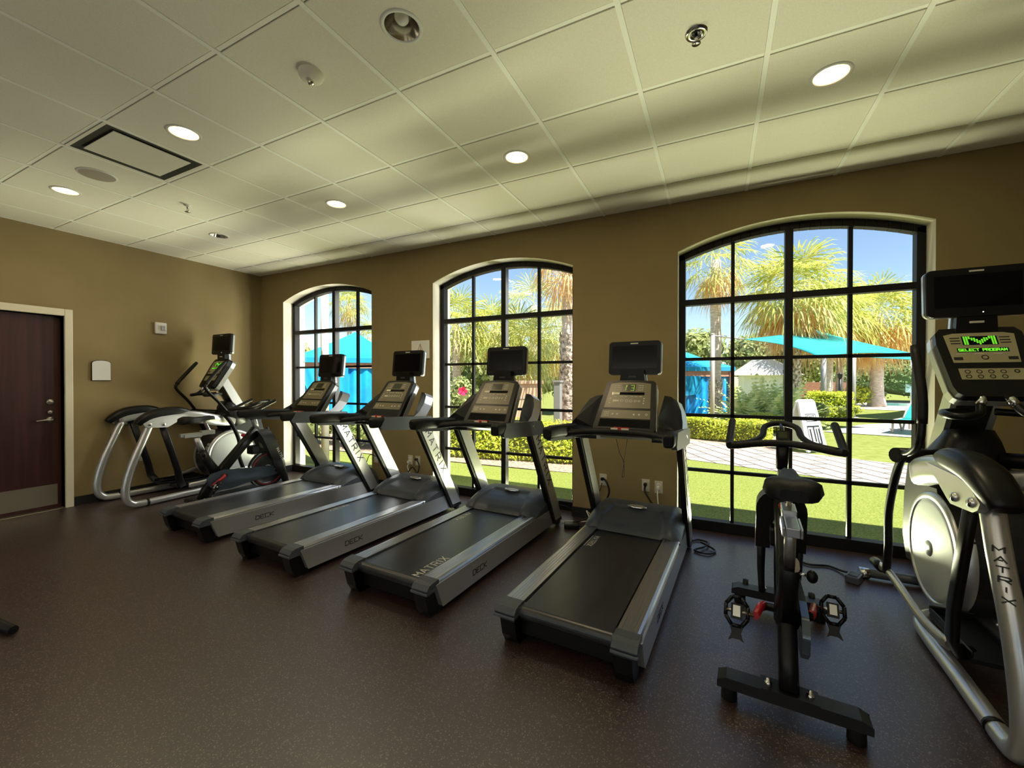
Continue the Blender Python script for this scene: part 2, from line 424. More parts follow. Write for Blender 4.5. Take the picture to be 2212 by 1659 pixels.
for y0, y1, z0, z1 in ((BACK_Y - WT, DOOR_Y0, -0.1, 3.24), (DOOR_Y1, WY + WT, -0.1, 3.24), (DOOR_Y0, DOOR_Y1, DOOR_H, 3.24)):
    mb.box(LX - 0.16, LX, y0, y1, z0, z1, 'wall')
struct(mb.build('wall_left'))
struct(MB().box(RX, RX + 0.16, BACK_Y - WT, WY + WT, -0.1, 3.24, 'wall').build('wall_right'))
# roof over the room (keeps the sun out and shades the wall outside)
struct(MB().box(LX - 0.4, RX + 0.4, BACK_Y - WT - 0.1, WY + WT + 0.1, 3.24, 3.36, 'stucco').build('trim_1'))

# ceiling: separate lay-in tiles with a reveal, and the bar grid below the seam
LAMPS = [(-5.0, 1.512), (-3.14, 1.505), (-3.14, 2.725), (-1.31, 2.735), (0.538, 2.741), (-1.303, 1.499), (-5.0, 2.735)]
GX = [-0.3905 + 0.61 * k for k in range(-10, 7)]
GY = [3.6458 - 0.61 * k for k in range(-1, 14)]
ceil = struct(MB().box(LX, RX, BACK_Y, WY, CEIL + 0.13, CEIL + 0.17, 'gap').build('ceiling'))
mb = MB()
xs = [LX - 0.012] + [x for x in GX if LX + 0.05 < x < RX - 0.05] + [RX + 0.012]
ys = [BACK_Y - 0.012] + [y for y in sorted(GY) if BACK_Y + 0.05 < y < WY - 0.05] + [WY + 0.012]
VENT = (-4.05, -3.44, 1.206, 1.816)
for a, b in zip(xs[:-1], xs[1:]):
    for c, d in zip(ys[:-1], ys[1:]):
        xm, ym = (a + b) / 2, (c + d) / 2
        if VENT[0] < xm < VENT[1] and VENT[2] < ym < VENT[3]: continue
        g = 0.0165
        hole = [l for l in LAMPS if a < l[0] < b and c < l[1] < d]
        x0, x1, y0, y1 = a + g - 0.003, b - g + 0.003, c + g, d - g
        if not hole:
            mb.box(x0, x1, y0, y1, CEIL, CEIL + 0.021, 'tile'); continue
        hx, hy = hole[0]; inner = []; outer = []
        angs = sorted([2 * math.pi * (k + 0.5) / 32 for k in range(32)] + [math.atan2(v - hy, u - hx) % (2 * math.pi) for u in (x0, x1) for v in (y0, y1)]); K = 36
        for w in angs:
            cw, sw = math.cos(w), math.sin(w)
            inner.append((hx + 0.08 * cw, hy + 0.08 * sw))
            t = min(((x1 if cw > 0 else x0) - hx) / cw, ((y1 if sw > 0 else y0) - hy) / sw)
            outer.append((hx + t * cw, hy + t * sw))
        q = [(*p, CEIL) for p in inner] + [(*p, CEIL) for p in outer] + [(*p, CEIL + 0.021) for p in outer] + [(*p, CEIL + 0.021) for p in inner]
        mb.add(q, [(k, (k + 1) % K, K + (k + 1) % K, K + k) for k in range(K)] + [(K + k, K + (k + 1) % K, 2 * K + (k + 1) % K, 2 * K + k) for k in range(K)] + [(3 * K + k, 3 * K + (k + 1) % K, (k + 1) % K, k) for k in range(K)], 'tile')
mb.build('ceiling_tiles', ceil)
mb = MB()
for x in xs: mb.box(x - 0.0125, x + 0.0125, BACK_Y, WY, CEIL - 0.003, CEIL + 0.02, 'tbar')
for y in ys: mb.box(LX, RX, y - 0.0105, y + 0.0105, CEIL + 0.0035, CEIL + 0.021, 'tbar')
mb.build('ceiling_grid', ceil)

# baseboards
mb = MB()
for a, b in ((LX, WINS[0][0] - WINS[0][1]), (WINS[0][0] + WINS[0][1], WINS[1][0] - WINS[1][1]), (WINS[1][0] + WINS[1][1], WINS[2][0] - WINS[2][1]), (WINS[2][0] + WINS[2][1], RX)):
    mb.box(a, b, WY - 0.012, WY, 0, 0.1, 'base')
for xc, hw in WINS:
    mb.box(xc - hw, xc - hw + 0.008, WY, WY + 0.14, 0, 0.1, 'base'); mb.box(xc + hw - 0.008, xc + hw, WY, WY + 0.14, 0, 0.1, 'base')
struct(mb.build('baseboard_front'))
struct(MB().box(LX, LX + 0.012, DOOR_Y1 + 0.07, WY - 0.012, 0, 0.1, 'base').build('baseboard_left'))

# ------------------------------------------------------------------ windows
def window(name, xc, hw, fy, flip=1):
    d0, d1 = (fy, fy + 0.085 * flip)
    lo, hi = min(d0, d1), max(d0, d1)
    mb = MB(); N = 24; FW = 0.055
    x0, x1 = xc - hw, xc + hw
    mb.box(x0, x0 + FW, lo, hi, 0, SPR, 'bronze'); mb.box(x1 - FW, x1, lo, hi, 0, SPR, 'bronze')
    xs_ = [x0 + 2 * hw * k / N for k in range(N + 1)]
    for p, q in zip(xs_[:-1], xs_[1:]):
        zp, zq = arch_z(p, xc, hw, SPR, RISE), arch_z(q, xc, hw, SPR, RISE)
        vs = [(x, y, z - dz) for dz in (FW + 0.005, 0) for y in (lo, hi) for x, z in ((p, zp), (q, zq))]
        mb.add(vs, [(0, 2, 3, 1), (4, 5, 7, 6), (0, 1, 5, 4), (2, 6, 7, 3), (0, 4, 6, 2), (1, 3, 7, 5)], 'bronze')
    mb.box(x0, x1, lo - 0.01, hi, 0, 0.095, 'bronze')
    root = mb.build(name, None, 0.004)
    struct(root)
    tz = 2.115
    top = arch_z(xc, xc, hw, SPR, RISE) - 0.03
    MB().box(xc - 0.029, xc + 0.029, lo + 0.002, hi - 0.002, 0.08, top, 'bronze').build('mullion', root, 0.004)
    MB().box(x0 + 0.02, x1 - 0.02, lo + 0.003, hi - 0.003, tz - 0.027, tz + 0.027, 'bronze').build('transom', root, 0.004)
    mb = MB(); gy = (lo + hi) / 2 + 0.01
    ya, yb = gy - 0.019, gy + 0.019
    for s in (-1, 1):
        xm = xc + s * (hw - FW + 0.029) / 2
        mb.box(xm - 0.0145, xm + 0.0145, ya, yb, 0.09, arch_z(xm, xc, hw, SPR, RISE) - 0.03, 'bronze')
    for z in (0.545, 1.06, 1.585):
        mb.box(x0 + FW, x1 - FW, ya, yb, z - 0.0145, z + 0.0145, 'bronze')
    mb.build('muntin_bars', root)
    # one glass sheet with an arched head
    gl = MB(); pr = [(x0 + 0.03, 0.07), (x1 - 0.03, 0.07)] + [(x, arch_z(x, xc, hw, SPR, RISE) - 0.03) for x in [x1 - 0.03 - (2 * hw - 0.06) * k / 20 for k in range(21)]]
    gl.add([(x, gy, z) for x, z in pr], [tuple(range(len(pr)))], 'glass')
    gl.build('glass_pane', root)
    return root
for i, (xc, hw) in enumerate(WINS): window('window_%d' % (i + 1), xc, hw, WY + 0.15)
for i, (xc, hw) in enumerate(BWINS): window('window_%d' % (i + 4), xc, hw, BACK_Y - 0.15, -1)

# ------------------------------------------------------------------ door in the left wall
mb = MB()
FX = LX + 0.025
mb.box(LX - 0.14, FX, DOOR_Y1, DOOR_Y1 + 0.065, 0, DOOR_H + 0.075, 'cream')
mb.box(LX - 0.14, FX, DOOR_Y0 - 0.065, DOOR_Y0, 0, DOOR_H + 0.075, 'cream')
mb.box(LX - 0.14, FX, DOOR_Y0, DOOR_Y1, DOOR_H, DOOR_H + 0.075, 'cream')
mb.box(LX - 0.16, LX - 0.01, DOOR_Y0, DOOR_Y1, -0.05, 0.003, 'steel')
door = struct(mb.build('door_1', None, 0.006))
dx = LX - 0.075
MB().box(dx - 0.045, dx, DOOR_Y0 + 0.004, DOOR_Y1 - 0.004, 0.004, DOOR_H - 0.005, 'doorwood').build('door_leaf', door)
MB().box(dx, dx + 0.003, DOOR_Y0 + 0.05, DOOR_Y1 - 0.035, 0.045, 0.265, 'steel').build('kick_plate', door)
mb = MB()
T = TR((dx, DOOR_Y1 - 0.085, 0.965), 0, R(90))
mb.lathe([(0.001, 0.0), (0.033, 0.0), (0.033, 0.008), (0.02, 0.014), (0.012, 0.02), (0.012, 0.05), (0.001, 0.052)], 'steel', 20, T)
mb.tube([(dx + 0.045, DOOR_Y1 - 0.085, 0.965), (dx + 0.047, DOOR_Y1 - 0.13, 0.966), (dx + 0.045, DOOR_Y1 - 0.2, 0.958)], [0.011, 0.010, 0.008], 'steel')
mb.build('door_lever', door)
for zz, rr in ((1.155, 0.033), (1.045, 0.024)):
    T = TR((dx, DOOR_Y1 - 0.085, zz), 0, R(90))
    MB().lathe([(0.001, 0.0), (rr, 0.0), (rr, 0.012), (rr * 0.6, 0.02), (0.001, 0.022)], 'steel', 20, T).build('deadbolt', door)

# ------------------------------------------------------------------ ceiling fittings
def downlight(x, y, lit, label):
    root = empty('recessed_downlight', (x, y, CEIL))
    tag(root, label, 'ceiling light', 'recessed ceiling downlights')
    T = TR((0, 0, 0))
    MB().lathe([(0.078, -0.001), (0.082, -0.006), (0.095, -0.004), (0.097, -0.0002)], 'white', 36).build('trim_ring', root)
    cone = MB().lathe([(0.078, -0.001), (0.072, 0.012), (0.058, 0.045), (0.045, 0.075)], 'litreflector' if lit else 'reflector', 36)
    cone.disc(0.045, 0.075, 'lamp' if lit else 'reflector', 24)
    cone.build('reflector_cone', root)
    b = MB()
    b.ball((0.0, 0.0, 0.045), 0.034, 0.034, 0.032, 'lamp' if lit else 'white', 16, 8)
    b.build('lamp_bulb', root)
    if lit:
        d = bpy.data.lights.new('downlight_lamp', 'AREA'); d.shape = 'DISK'; d.size = 0.14; d.energy = 3.5; d.color = (1.0, 0.78, 0.5)
        l = bpy.data.objects.new('downlight_lamp', d); l.location = (x, y, CEIL - 0.008); C.objects.link(l)
    return root
downlight(-5.0, 1.512, True, 'glowing recessed downlight nearest the left wall, beside the round grey speaker')
downlight(-3.14, 1.505, True, 'glowing recessed downlight next to the square air vent')
downlight(-3.14, 2.725, True, 'glowing recessed downlight in the tile in front of the leftmost window')
downlight(-1.31, 2.735, True, 'glowing recessed downlight in front of the middle window')
downlight(0.538, 2.741, True, 'large glowing recessed downlight in front of the rightmost window')
downlight(-1.303, 1.499, False, 'large unlit open recessed downlight at the top of the picture')
downlight(-5.0, 2.735, False, 'small unlit chrome recessed downlight near the far left corner of the ceiling')

root = empty('air_vent', ((VENT[0] + VENT[1]) / 2, (VENT[2] + VENT[3]) / 2, CEIL))
tag(root, 'square ceiling air diffuser with a dark slot around its centre plate', 'air vent')
mb = MB()
for a in range(4):
    T = TR(rz=R(90 * a))
    mb.add([(-0.295, -0.295, 0.0), (0.295, -0.295, 0.0), (0.275, -0.275, 0.0), (-0.275, -0.275, 0.0)], [(0, 1, 2, 3)], 'tile', T)
    mb.add([(-0.275, -0.275, 0.0), (0.275, -0.275, 0.0), (0.19, -0.19, 0.018), (-0.19, -0.19, 0.018)], [(0, 1, 2, 3)], M['gap'], T)
mb.build('vent_frame', root)
MB().box(-0.222, 0.222, -0.222, 0.222, -0.004, 0.002, 'tile').build('centre_plate', root, 0.002)

root = empty('ceiling_speaker', (-4.385, 1.505, CEIL))
tag(root, 'flat round grey speaker grille in the ceiling next to the air vent', 'speaker')
MB().lathe([(0.001, -0.010), (0.08, -0.009), (0.107, -0.006)], M['taupe'], 36).build('grille', root)
MB().lathe([(0.107, -0.007), (0.118, -0.005), (0.121, -0.0002)], 'white', 36).build('rim', root)

root = empty('smoke_detector', (-1.928, 1.511, CEIL))
tag(root, 'round cream dome detector hanging below the ceiling', 'smoke detector')
MB().lathe([(0.062, 0.0), (0.062, -0.012), (0.055, -0.028), (0.040, -0.04), (0.02, -0.045), (0.001, -0.046)], 'tile', 32).build('dome', root)
MB().lathe([(0.016, -0.044), (0.016, -0.058), (0.010, -0.060), (0.001, -0.060)], 'reflector', 20).build('sensor_cap', root)

root = empty('fire_sprinkler', (-0.092, 2.135, CEIL))
tag(root, 'recessed fire sprinkler head in a silver ring, near the big right ceiling light', 'sprinkler')
MB().lathe([(0.022, 0.0), (0.026, -0.008), (0.045, -0.008), (0.05, -0.0002)], 'chrome', 28).build('escutcheon', root)
mb = MB().lathe([(0.020, -0.001), (0.016, -0.004), (0.001, -0.004)], 'black', 20)
mb.tube([(0, 0, -0.002), (0, 0, -0.045)], 0.007, 'chrome', 8); mb.lathe([(0.001, -0.045), (0.02, -0.046), (0.02, -0.049), (0.001, -0.049)], 'chrome', 14)
mb.build('sprinkler_head', root)
root = empty('fire_sprinkler', (-4.394, 2.131, CEIL))
tag(root, 'small pendent fire sprinkler head standing proud of the ceiling left of the lights', 'sprinkler')
MB().lathe([(0.03, 0.0), (0.028, -0.008), (0.012, -0.01)], 'white', 20).build('escutcheon', root)
mb = MB(); mb.tube([(0, 0, 0), (0, 0, -0.03)], 0.009, 'chrome', 8)
mb.tube([(0, 0, -0.03), (0.018, 0, -0.045), (0, 0, -0.06)], 0.004, 'chrome', 6); mb.tube([(0, 0, -0.03), (-0.018, 0, -0.045), (0, 0, -0.06)], 0.004, 'chrome', 6)
mb.lathe([(0.001, -0.06), (0.022, -0.061), (0.022, -0.064), (0.001, -0.064)], 'chrome', 14)
mb.build('sprinkler_head', root)

# ------------------------------------------------------------------ wall fittings
root = empty('fire_strobe', (LX, 2.77, 2.05))
tag(root, 'white fire alarm strobe high on the left wall', 'fire alarm')
MB().box(0.0, 0.035, -0.062, 0.062, -0.072, 0.072, 'white').build('housing', root, 0.012)
MB().box(0.035, 0.062, -0.012, 0.034, -0.03, 0.035, 'chrome').build('strobe_lens', root, 0.008)
mb = MB(); pr = [(-0.08, -0.11), (0.08, -0.11), (0.08, 0.085)] + [(0.08 * math.cos(R(a)), 0.085 + 0.03 * math.sin(R(a))) for a in (30, 60, 90, 120, 150)] + [(-0.08, 0.085)]
root = empty('wall_plaque', (LX, 2.2, 1.5))
tag(root, 'pale arched plaque with a black edge on the wall beside the door', 'plaque')
MB().prism([(a * 1.06, b * 1.045) for a, b in pr], 0.0, 0.016, 'black', 'x').build('backing', root)
mb = MB(); mb.prism(pr, 0.016, 0.021, 'white', 'x'); mb.build('face', root)
root = empty('paper_sign', (-3.256, WY, 1.765))
tag(root, 'white square sign with a small brown triangle, on the wall between left and middle windows', 'sign')
MB().box(-0.138, 0.138, -0.012, 0, -0.11, 0.11, 'white').build('board', root, 0.002)
mb = MB()
for a, b in (((0.0, 0.07), (-0.035, -0.01)), ((0.0, 0.07), (0.035, -0.01)), ((-0.035, -0.01), (0.035, -0.01)), ((0.0, 0.07), (0.0, -0.01))):
    mb.tube([(a[0], -0.014, a[1]), (b[0], -0.014, b[1])], 0.003, 'redwood', 6)
mb.build('triangle_mark', root)

def outlet(loc, rz, label, plugged=None):
    root = empty('wall_outlet', loc, rz)
    tag(root, label, 'outlet', 'wall outlets')
    MB().box(-0.036, 0.036, -0.006, 0, -0.058, 0.058, 'ivory').build('cover_plate', root, 0.003)
    mb = MB()
    for z in (-0.02, 0.02):
        mb.rbox(0.034, 0.03, 0.004, 0.01, 'white', TR((0, -0.006, z), R(90)))
        mb.box(-0.008, -0.005, -0.0105, -0.0095, z - 0.006, z + 0.006, 'ink'); mb.box(0.005, 0.008, -0.0105, -0.0095, z - 0.006, z + 0.006, 'ink')
    mb.build('sockets', root)
    return root
outlet((LX, 2.583, 0.454), R(90), 'ivory outlet low on the left wall behind the far elliptical')
outlet((-6.171, WY, 0.42), 0, 'ivory blank-looking outlet nearest the room corner')
outlet((-6.012, WY, 0.425), 0, 'ivory outlet by the leftmost window with a white cord plugged in')
outlet((-3.985, WY, 0.372), 0, 'ivory outlet right of the leftmost window, behind the second treadmill')
outlet((-3.419, WY, 0.401), 0, 'ivory outlet with a white plug, left one of the pair beside the middle window')
outlet((-3.303, WY, 0.399), 0, 'ivory outlet with a black plug, right one of the pair beside the middle window')
outlet((-1.006, WY, 0.406), 0, 'ivory outlet with black plugs, right of the middle window')
outlet((-0.601, WY, 0.395), 0, 'ivory outlet with a black plug, behind the treadmill nearest the bike')
outlet((-0.485, WY, 0.39), 0, 'ivory outlet with a white plug, behind the treadmill nearest the bike')
# ------------------------------------------------------------------ treadmills
def tv_unit(root, T, w=0.41, h=0.272):
    hs = MB(); hs.rbox(w, h, 0.034, 0.028, 'black', T @ TR((0, 0, -0.034)), 5, 0.985)
    tv = hs.build('tv_monitor', root)
    sh = MB(); sh.rbox(w + 0.006, h - 0.004, 0.03, 0.03, 'silver', T @ TR((0, 0.0, -0.030), R(180)), 5, 0.86); sh.build('back_shell', tv)
    MB().box(-0.175, 0.175, -0.085, 0.098, 0.0, 0.0012, 'screen', T).build('screen', tv)
    MB().box(-0.03, 0.03, 0.112, 0.121, 0.0, 0.0015, 'mark', T).build('logo_plate', tv)
    MB().box(0.02, 0.025, -0.118, -0.113, 0.0, 0.0012, 'lit', T).build('status_light', tv)
    return tv
def smooth(a, b, t):
    t = max(0, min(1, (t - a) / (b - a))); return t * t * (3 - 2 * t)
def interp(tab, y):
    for (a, p), (b, q) in zip(tab[:-1], tab[1:]):
        if y <= b: return p + (q - p) * max(0, (y - a) / (b - a))
    return tab[-1][1]
def make_treadmill():
    root = empty('treadmill', (0, 0, 0))
    HW = 0.372
    mb = MB(); mb.box(-0.335, 0.335, 0.10, 1.94, 0.045, 0.165, 'black'); mb.build('deck_frame', root, 0.006)
    for s in (-1, 1):
        a, b = (0.325, HW) if s > 0 else (-HW, -0.325)
        # silver skirt with slanted rear end
        MB().prism([(0.085, 0.19), (0.145, 0.04), (1.80, 0.04), (1.80, 0.19)], a, b, 'silver').build('side_panel', root, 0.010, 3)
        # DECK lettering on the skirt
        lm = MB()
        xp = s * (HW + 0.0005)
        T = frame((xp, 0.46 if s > 0 else 0.62, 0.095), (0, s, 0), (0, 0, 1))
        letters(lm, 'DECK', 'deckink', T, 0.034, 0.034, 0.010, 0.006, 0.001)
        lm.build('deck_lettering', root)
        # grooved foot rail
        prof = [(0.250, 0.185), (0.250, 0.212)]
        for k in range(4):
            x = 0.268 + k * 0.018
            prof += [(x, 0.213), (x + 0.002, 0.2095), (x + 0.004, 0.213)]
        prof += [(0.344, 0.213), (0.356, 0.209), (0.363, 0.199), (0.363, 0.185)]
        prof = [(s * x, z) for x, z in prof]
        MB().prism(prof, 0.115, 1.45, 'alu', 'y').build('foot_rail', root)
        # end cap and rear foot
        cp = [(0.012, 0.172), (0.006, 0.182), (0.03, 0.207), (0.06, 0.213), (0.115, 0.2155), (0.115, 0.172)]
        MB().prism(cp, s * 0.248, s * 0.366, 'grey').build('rail_end_cap', root, 0.008, 3)
        MB().prism([(0.03, 0.168), (0.022, 0.14), (0.045, 0.05), (0.075, 0.0), (0.16, 0.0), (0.2, 0.05), (0.2, 0.168)], s * 0.255, s * 0.34, 'black').build('rear_foot', root, 0.008)
        MB().prism([(0.0, 0.158), (0.004, 0.172), (0.115, 0.176), (0.115, 0.160)], s * 0.246, s * 0.370, 'grey').build('cap_trim', root, 0.004)
        MB().box(s * 0.236, s * 0.250, 0.06, 0.13, 0.16, 0.2, 'grey').build('belt_guide', root, 0.003)
    # belt wrapped round the rear roller
    rr = 0.034; yc, zc = 0.088, 0.203 - rr
    pr = [(1.62, 0.203)] + [(yc - rr * math.sin(R(a)), zc + rr * math.cos(R(a))) for a in range(0, 181, 15)] + [(1.62, zc - rr)]
    mb = MB(); n = len(pr)
    for k in range(n - 1):
        mb.add([(-0.238, *pr[k]), (0.238, *pr[k]), (0.238, *pr[k + 1]), (-0.238, *pr[k + 1])], [(0, 1, 2, 3)], 'belt', None, k > 0)
    for sx in (-0.238, 0.238): mb.add([(sx, *p) for p in pr], [tuple(range(n))], 'belt')
    mb.build('running_belt', root)
    # motor cover
    tab = [(1.36, 0.222), (1.375, 0.245), (1.41, 0.272), (1.47, 0.300), (1.55, 0.322), (1.63, 0.336), (1.72, 0.342), (1.80, 0.338), (1.88, 0.318), (1.93, 0.285), (1.945, 0.22), (1.95, 0.10)]
    NX, NY = 74, 50; vs = []; fs = []
    yy = [1.36 + 0.59 * (k / NY) for k in range(NY + 1)]
    for y in yy:
        for i in range(NX + 1):
            x = -0.37 + 0.74 * i / NX
            z = interp(tab, y)
            e = abs(x) / 0.37
            z -= 0.085 * max(0, (e - 0.72) / 0.28) ** 2.2
            padw = 0.235 - 0.05 * smooth(1.40, 1.66, y)
            inside = smooth(padw + 0.012, padw, abs(x)) * smooth(1.67, 1.65, y)
            z += -0.020 * inside + 0.006
            vs.append((x, y, max(z, 0.10)))
    for j in range(NY):
        for i in range(NX):
            a = j * (NX + 1) + i; fs.append((a, a + 1, a + NX + 2, a + NX + 1))
    mb = MB(); mb.add(vs, fs, 'grey', None, True)
    for i in (0, NX):
        side = [vs[j * (NX + 1) + i] for j in range(NY + 1)]
        sv = side + [(p[0], p[1], 0.10) for p in side]
        mb.add(sv, [(j, j + 1, NY + 2 + j, NY + 1 + j) for j in range(NY)], 'grey', None, False)
    fr = [vs[i] for i in range(NX + 1)]
    mb.add(fr + [(p[0], p[1] + 0.01, 0.205) for p in fr], [(i, i + 1, NX + 2 + i, NX + 1 + i) for i in range(NX)], 'grey', None, False)
    cover = mb.build('motor_cover', root)
    mb = MB(); T = frame((0.0, 1.655, 0.352 - 0.006), (1, 0, 0), (0, 1, 0.03))
    mb.lathe([(0.001, 0.004), (0.048, 0.0035), (0.052, 0.0)], 'silver', 28, T @ TR(sc=(1.2, 0.52, 1)))
    mb.lathe([(0.052, 0.0), (0.056, 0.005), (0.062, 0.003), (0.064, -0.004)], 'chrome', 28, T @ TR(sc=(1.2, 0.52, 1)))
    mb.build('emblem', cover)
    # uprights: black core with silver side plates
    def up(t): return (1.80 + (1.31 - 1.80) * t, 0.12 + (0.965 - 0.12) * t)   # rear-ish centre line
    D = Vector((0, 1.31 - 1.80, 0.965 - 0.12)).normalized()
    def para(ya, yb, z0, z1):
        k = (1.31 - 1.80) / (0.965 - 0.12)
        f = lambda y, z: (y + k * (z - 0.12), z)
        return [f(ya, z0), f(yb, z0), f(yb, z1), f(ya, z1)]
    for s in (-1, 1):
        u = MB().prism(para(1.735, 1.91, 0.04, 0.985), s * 0.352, s * 0.392, 'black').build('upright', root, 0.006)
        for side, xa, xb in (('out', 0.392, 0.397), ('in', 0.352, 0.347)):
            MB().prism(para(1.768, 1.905, 0.075 if side == 'out' else 0.1, 0.975), s * xa, s * xb, 'silver').build('upright_plate', u)
        lm = MB()
        a = para(1.80, 1.89, 0.885, 0.9)[0]
        T = frame((s * 0.3972, a[0] + (0.012 if s > 0 else 0.088), a[1]), (0, -D.y, -D.z), (0, s * D.z, -s * D.y))
        letters(lm, 'MATRIX', 'ink', T, 0.068, 0.058, 0.040, 0.0105, 0.001)
        lm.build('upright_lettering', u)
        lm = MB()
        b = para(1.80, 1.89, 0.945, 0.95)
        for yb in (b[0][0], b[1][0] - 0.02):
            lm.lathe([(0.001, 0.003), (0.008, 0.002), (0.008, 0)], 'ink', 12, TR((s * 0.3468, yb, 0.93), 0, R(-90 * s)))
        lm.build('bolt_heads', u)
        MB().lathe([(0.001, -0.02), (0.035, -0.02), (0.042, -0.012), (0.042, 0.012), (0.035, 0.02), (0.001, 0.02)], 'black', 20, TR((s * 0.372, 1.885, 0.045), 0, R(90))).build('transport_wheel', root)
        # side handle
        mb = MB()
        mb.tube([(s * 0.385, 0.70, 1.028), (s * 0.385, 0.715, 1.03), (s * 0.385, 0.90, 1.026), (s * 0.380, 1.1, 1.012), (s * 0.36, 1.32, 0.992), (s * 0.35, 1.46, 0.99)],
                [0.024, 0.034, 0.036, 0.036, 0.036, 0.034], 'rubber', 16, None, [0.028, 0.042, 0.043, 0.04, 0.04, 0.036], (0, 0, 1), True, 0.55)
        mb.build('side_handle', root)
        MB().prism([(0.775, 0.988), (0.83, 1.069), (1.10, 1.058), (1.42, 1.040), (1.47, 0.985), (1.44, 0.925), (1.12, 0.938), (0.80, 0.965)], s * 0.392, s * 0.424, 'grey').build('handle_cover', root, 0.010, 3)
        # tall wing beside the console
        q = [(0.405, 1.17, 1.035), (0.395, 1.28, 1.09), (0.372, 1.375, 1.165), (0.335, 1.445, 1.235), (0.290, 1.475, 1.262), (0.24, 1.49, 1.268), (0.20, 1.46, 1.10), (0.22, 1.37, 0.985), (0.40, 1.30, 0.975)]
        q = [Vector((s * x, y, z)) for x, y, z in q]
        off = Vector((s * 0.022, 0.085, -0.03)); nq = len(q)
        mb = MB()
        mb.add(q, [tuple(range(nq))], 'dark', None, False)
        q2 = [p + off for p in q]
        mb.add(q + q2, [(i, (i + 1) % nq, nq + (i + 1) % nq, nq + i) for i in range(nq)], 'silver', None, False)
        mb.add(q2, [tuple(range(nq))[::-1]], 'silver', None, False)
        mb.build('console_wing', root)
        # front shell under the wing, joining upright and console
        MB().prism([(1.20, 0.945), (1.20, 1.0), (1.40, 1.02), (1.50, 1.0), (1.53, 0.93), (1.45, 0.915)], s * 0.2, s * 0.40, 'dark').build('console_bracket', root, 0.012)
    MB().prism([(1.14, 0.985), (1.15, 1.018), (1.5, 1.03), (1.52, 0.95), (1.3, 0.945)], -0.345, 0.345, 'dark').build('console_tray', root, 0.010)
    mb = MB(); mb.tube(bez([(-0.37, 1.00, 0.995), (-0.26, 1.095, 1.006), (-0.1, 1.14, 1.014), (0.1, 1.14, 1.014), (0.26, 1.095, 1.006), (0.37, 1.00, 0.995)], 5), 0.026, 'rubber', 12, None, 0.024)
    mb.build('cross_handle', root)
    mb = MB(); mb.box(-0.055, 0.055, 1.125, 1.16, 1.026, 1.048, 'red'); mb.box(-0.07, -0.02, 1.121, 1.126, 1.030, 1.044, 'cream'); mb.box(0.005, 0.06, 1.121, 1.126, 1.030, 1.044, 'cream'); mb.build('safety_key', root, 0.003)
    # console
    T = frame((0, 1.185, 1.012), (1, 0, 0), (0, 0.603, 0.797))
    out = [(-0.205, 0.0), (0.205, 0.0), (0.222, 0.012), (0.226, 0.03), (0.190, 0.42), (0.183, 0.44), (0.165, 0.452), (0.08, 0.458), (0, 0.46), (-0.08, 0.458), (-0.165, 0.452), (-0.183, 0.44), (-0.190, 0.42), (-0.226, 0.03), (-0.222, 0.012)]
    con = MB().prism(out, -0.06, 0.012, 'black', 'z', T).build('console', root, 0.008, 3)
    MB().prism([(x * 1.022, y * 1.01 - 0.002) for x, y in out], -0.075, -0.028, 'silver', 'z', T).build('console_shell', con, 0.01)
    MB().prism([(-0.172, 0.198), (0.172, 0.198), (0.152, 0.425), (0.08, 0.437), (-0.08, 0.437), (-0.152, 0.425)], 0.012, 0.0135, 'panel', 'z', T).build('upper_panel', con)
    MB().prism([(-0.182, 0.105), (0.182, 0.105), (0.176, 0.178), (-0.176, 0.178)], 0.012, 0.0145, 'panel', 'z', T).build('lower_panel', con)
    MB().prism([(-0.188, 0.03), (0.188, 0.03), (0.183, 0.098), (-0.183, 0.098)], 0.0115, 0.0128, 'screen', 'z', T).build('reading_ledge', con)
    MB().box(-0.062, 0.044, 0.352, 0.418, 0.0135, 0.0145, 'lcd', T).build('display', con)
    mk = MB()
    def dot(x, y, r, m='mark'): mk.disc(r, 0.0149, m, 12, T @ TR((x, y, 0)))
    def ring(x, y, r, m='mark'): mk.lathe([(r * 0.62, 0.0149), (r, 0.0149)], m, 14, T @ TR((x, y, 0)), False)
    def bar(x, y, w, h, m='mark'): mk.box(x - w / 2, x + w / 2, y - h / 2, y + h / 2, 0.0138, 0.0150, m, T)
    for y in (0.405, 0.385, 0.365):
        bar(-0.088, y, 0.022, 0.0045); bar(0.075, y, 0.024, 0.0045); dot(-0.112, y, 0.004); dot(0.095, y, 0.0045)
    for x in (-0.10, -0.055, -0.02, 0.025, 0.055, 0.09): bar(x, 0.302, 0.022, 0.004)
    ring(-0.045, 0.262, 0.012); ring(-0.01, 0.262, 0.012); ring(0.024, 0.262, 0.013); ring(0.056, 0.262, 0.010); ring(0.083, 0.262, 0.009)
    bar(-0.09, 0.262, 0.046, 0.018, 'ivory')
    for x in (-0.135, 0.118):
        for y in (0.285, 0.265, 0.242): dot(x, y, 0.0055); 
    for dx in (-0.158, -0.144, -0.130):
        for dy in (0.128, 0.142, 0.156): bar(dx, dy, 0.008, 0.005)
    for x in (-0.095, -0.06, 0.062, 0.1): dot(x, 0.142, 0.0075)
    ring(0.152, 0.145, 0.009)
    mk.build('key_markings', con)
    mk = MB(); mk.box(-0.128, 0.116, 0.318, 0.343, 0.0135, 0.0146, 'screen', T); mk.box(-0.125, -0.07, 0.320, 0.341, 0.0146, 0.0158, 'cream', T); mk.build('speed_window', con, 0.001)
    # tv on its neck
    mb = MB()
    mb.prism([(-0.10, 1.36), (0.10, 1.36), (0.085, 1.47), (-0.085, 1.47)], 1.475, 1.53, 'black', 'y')
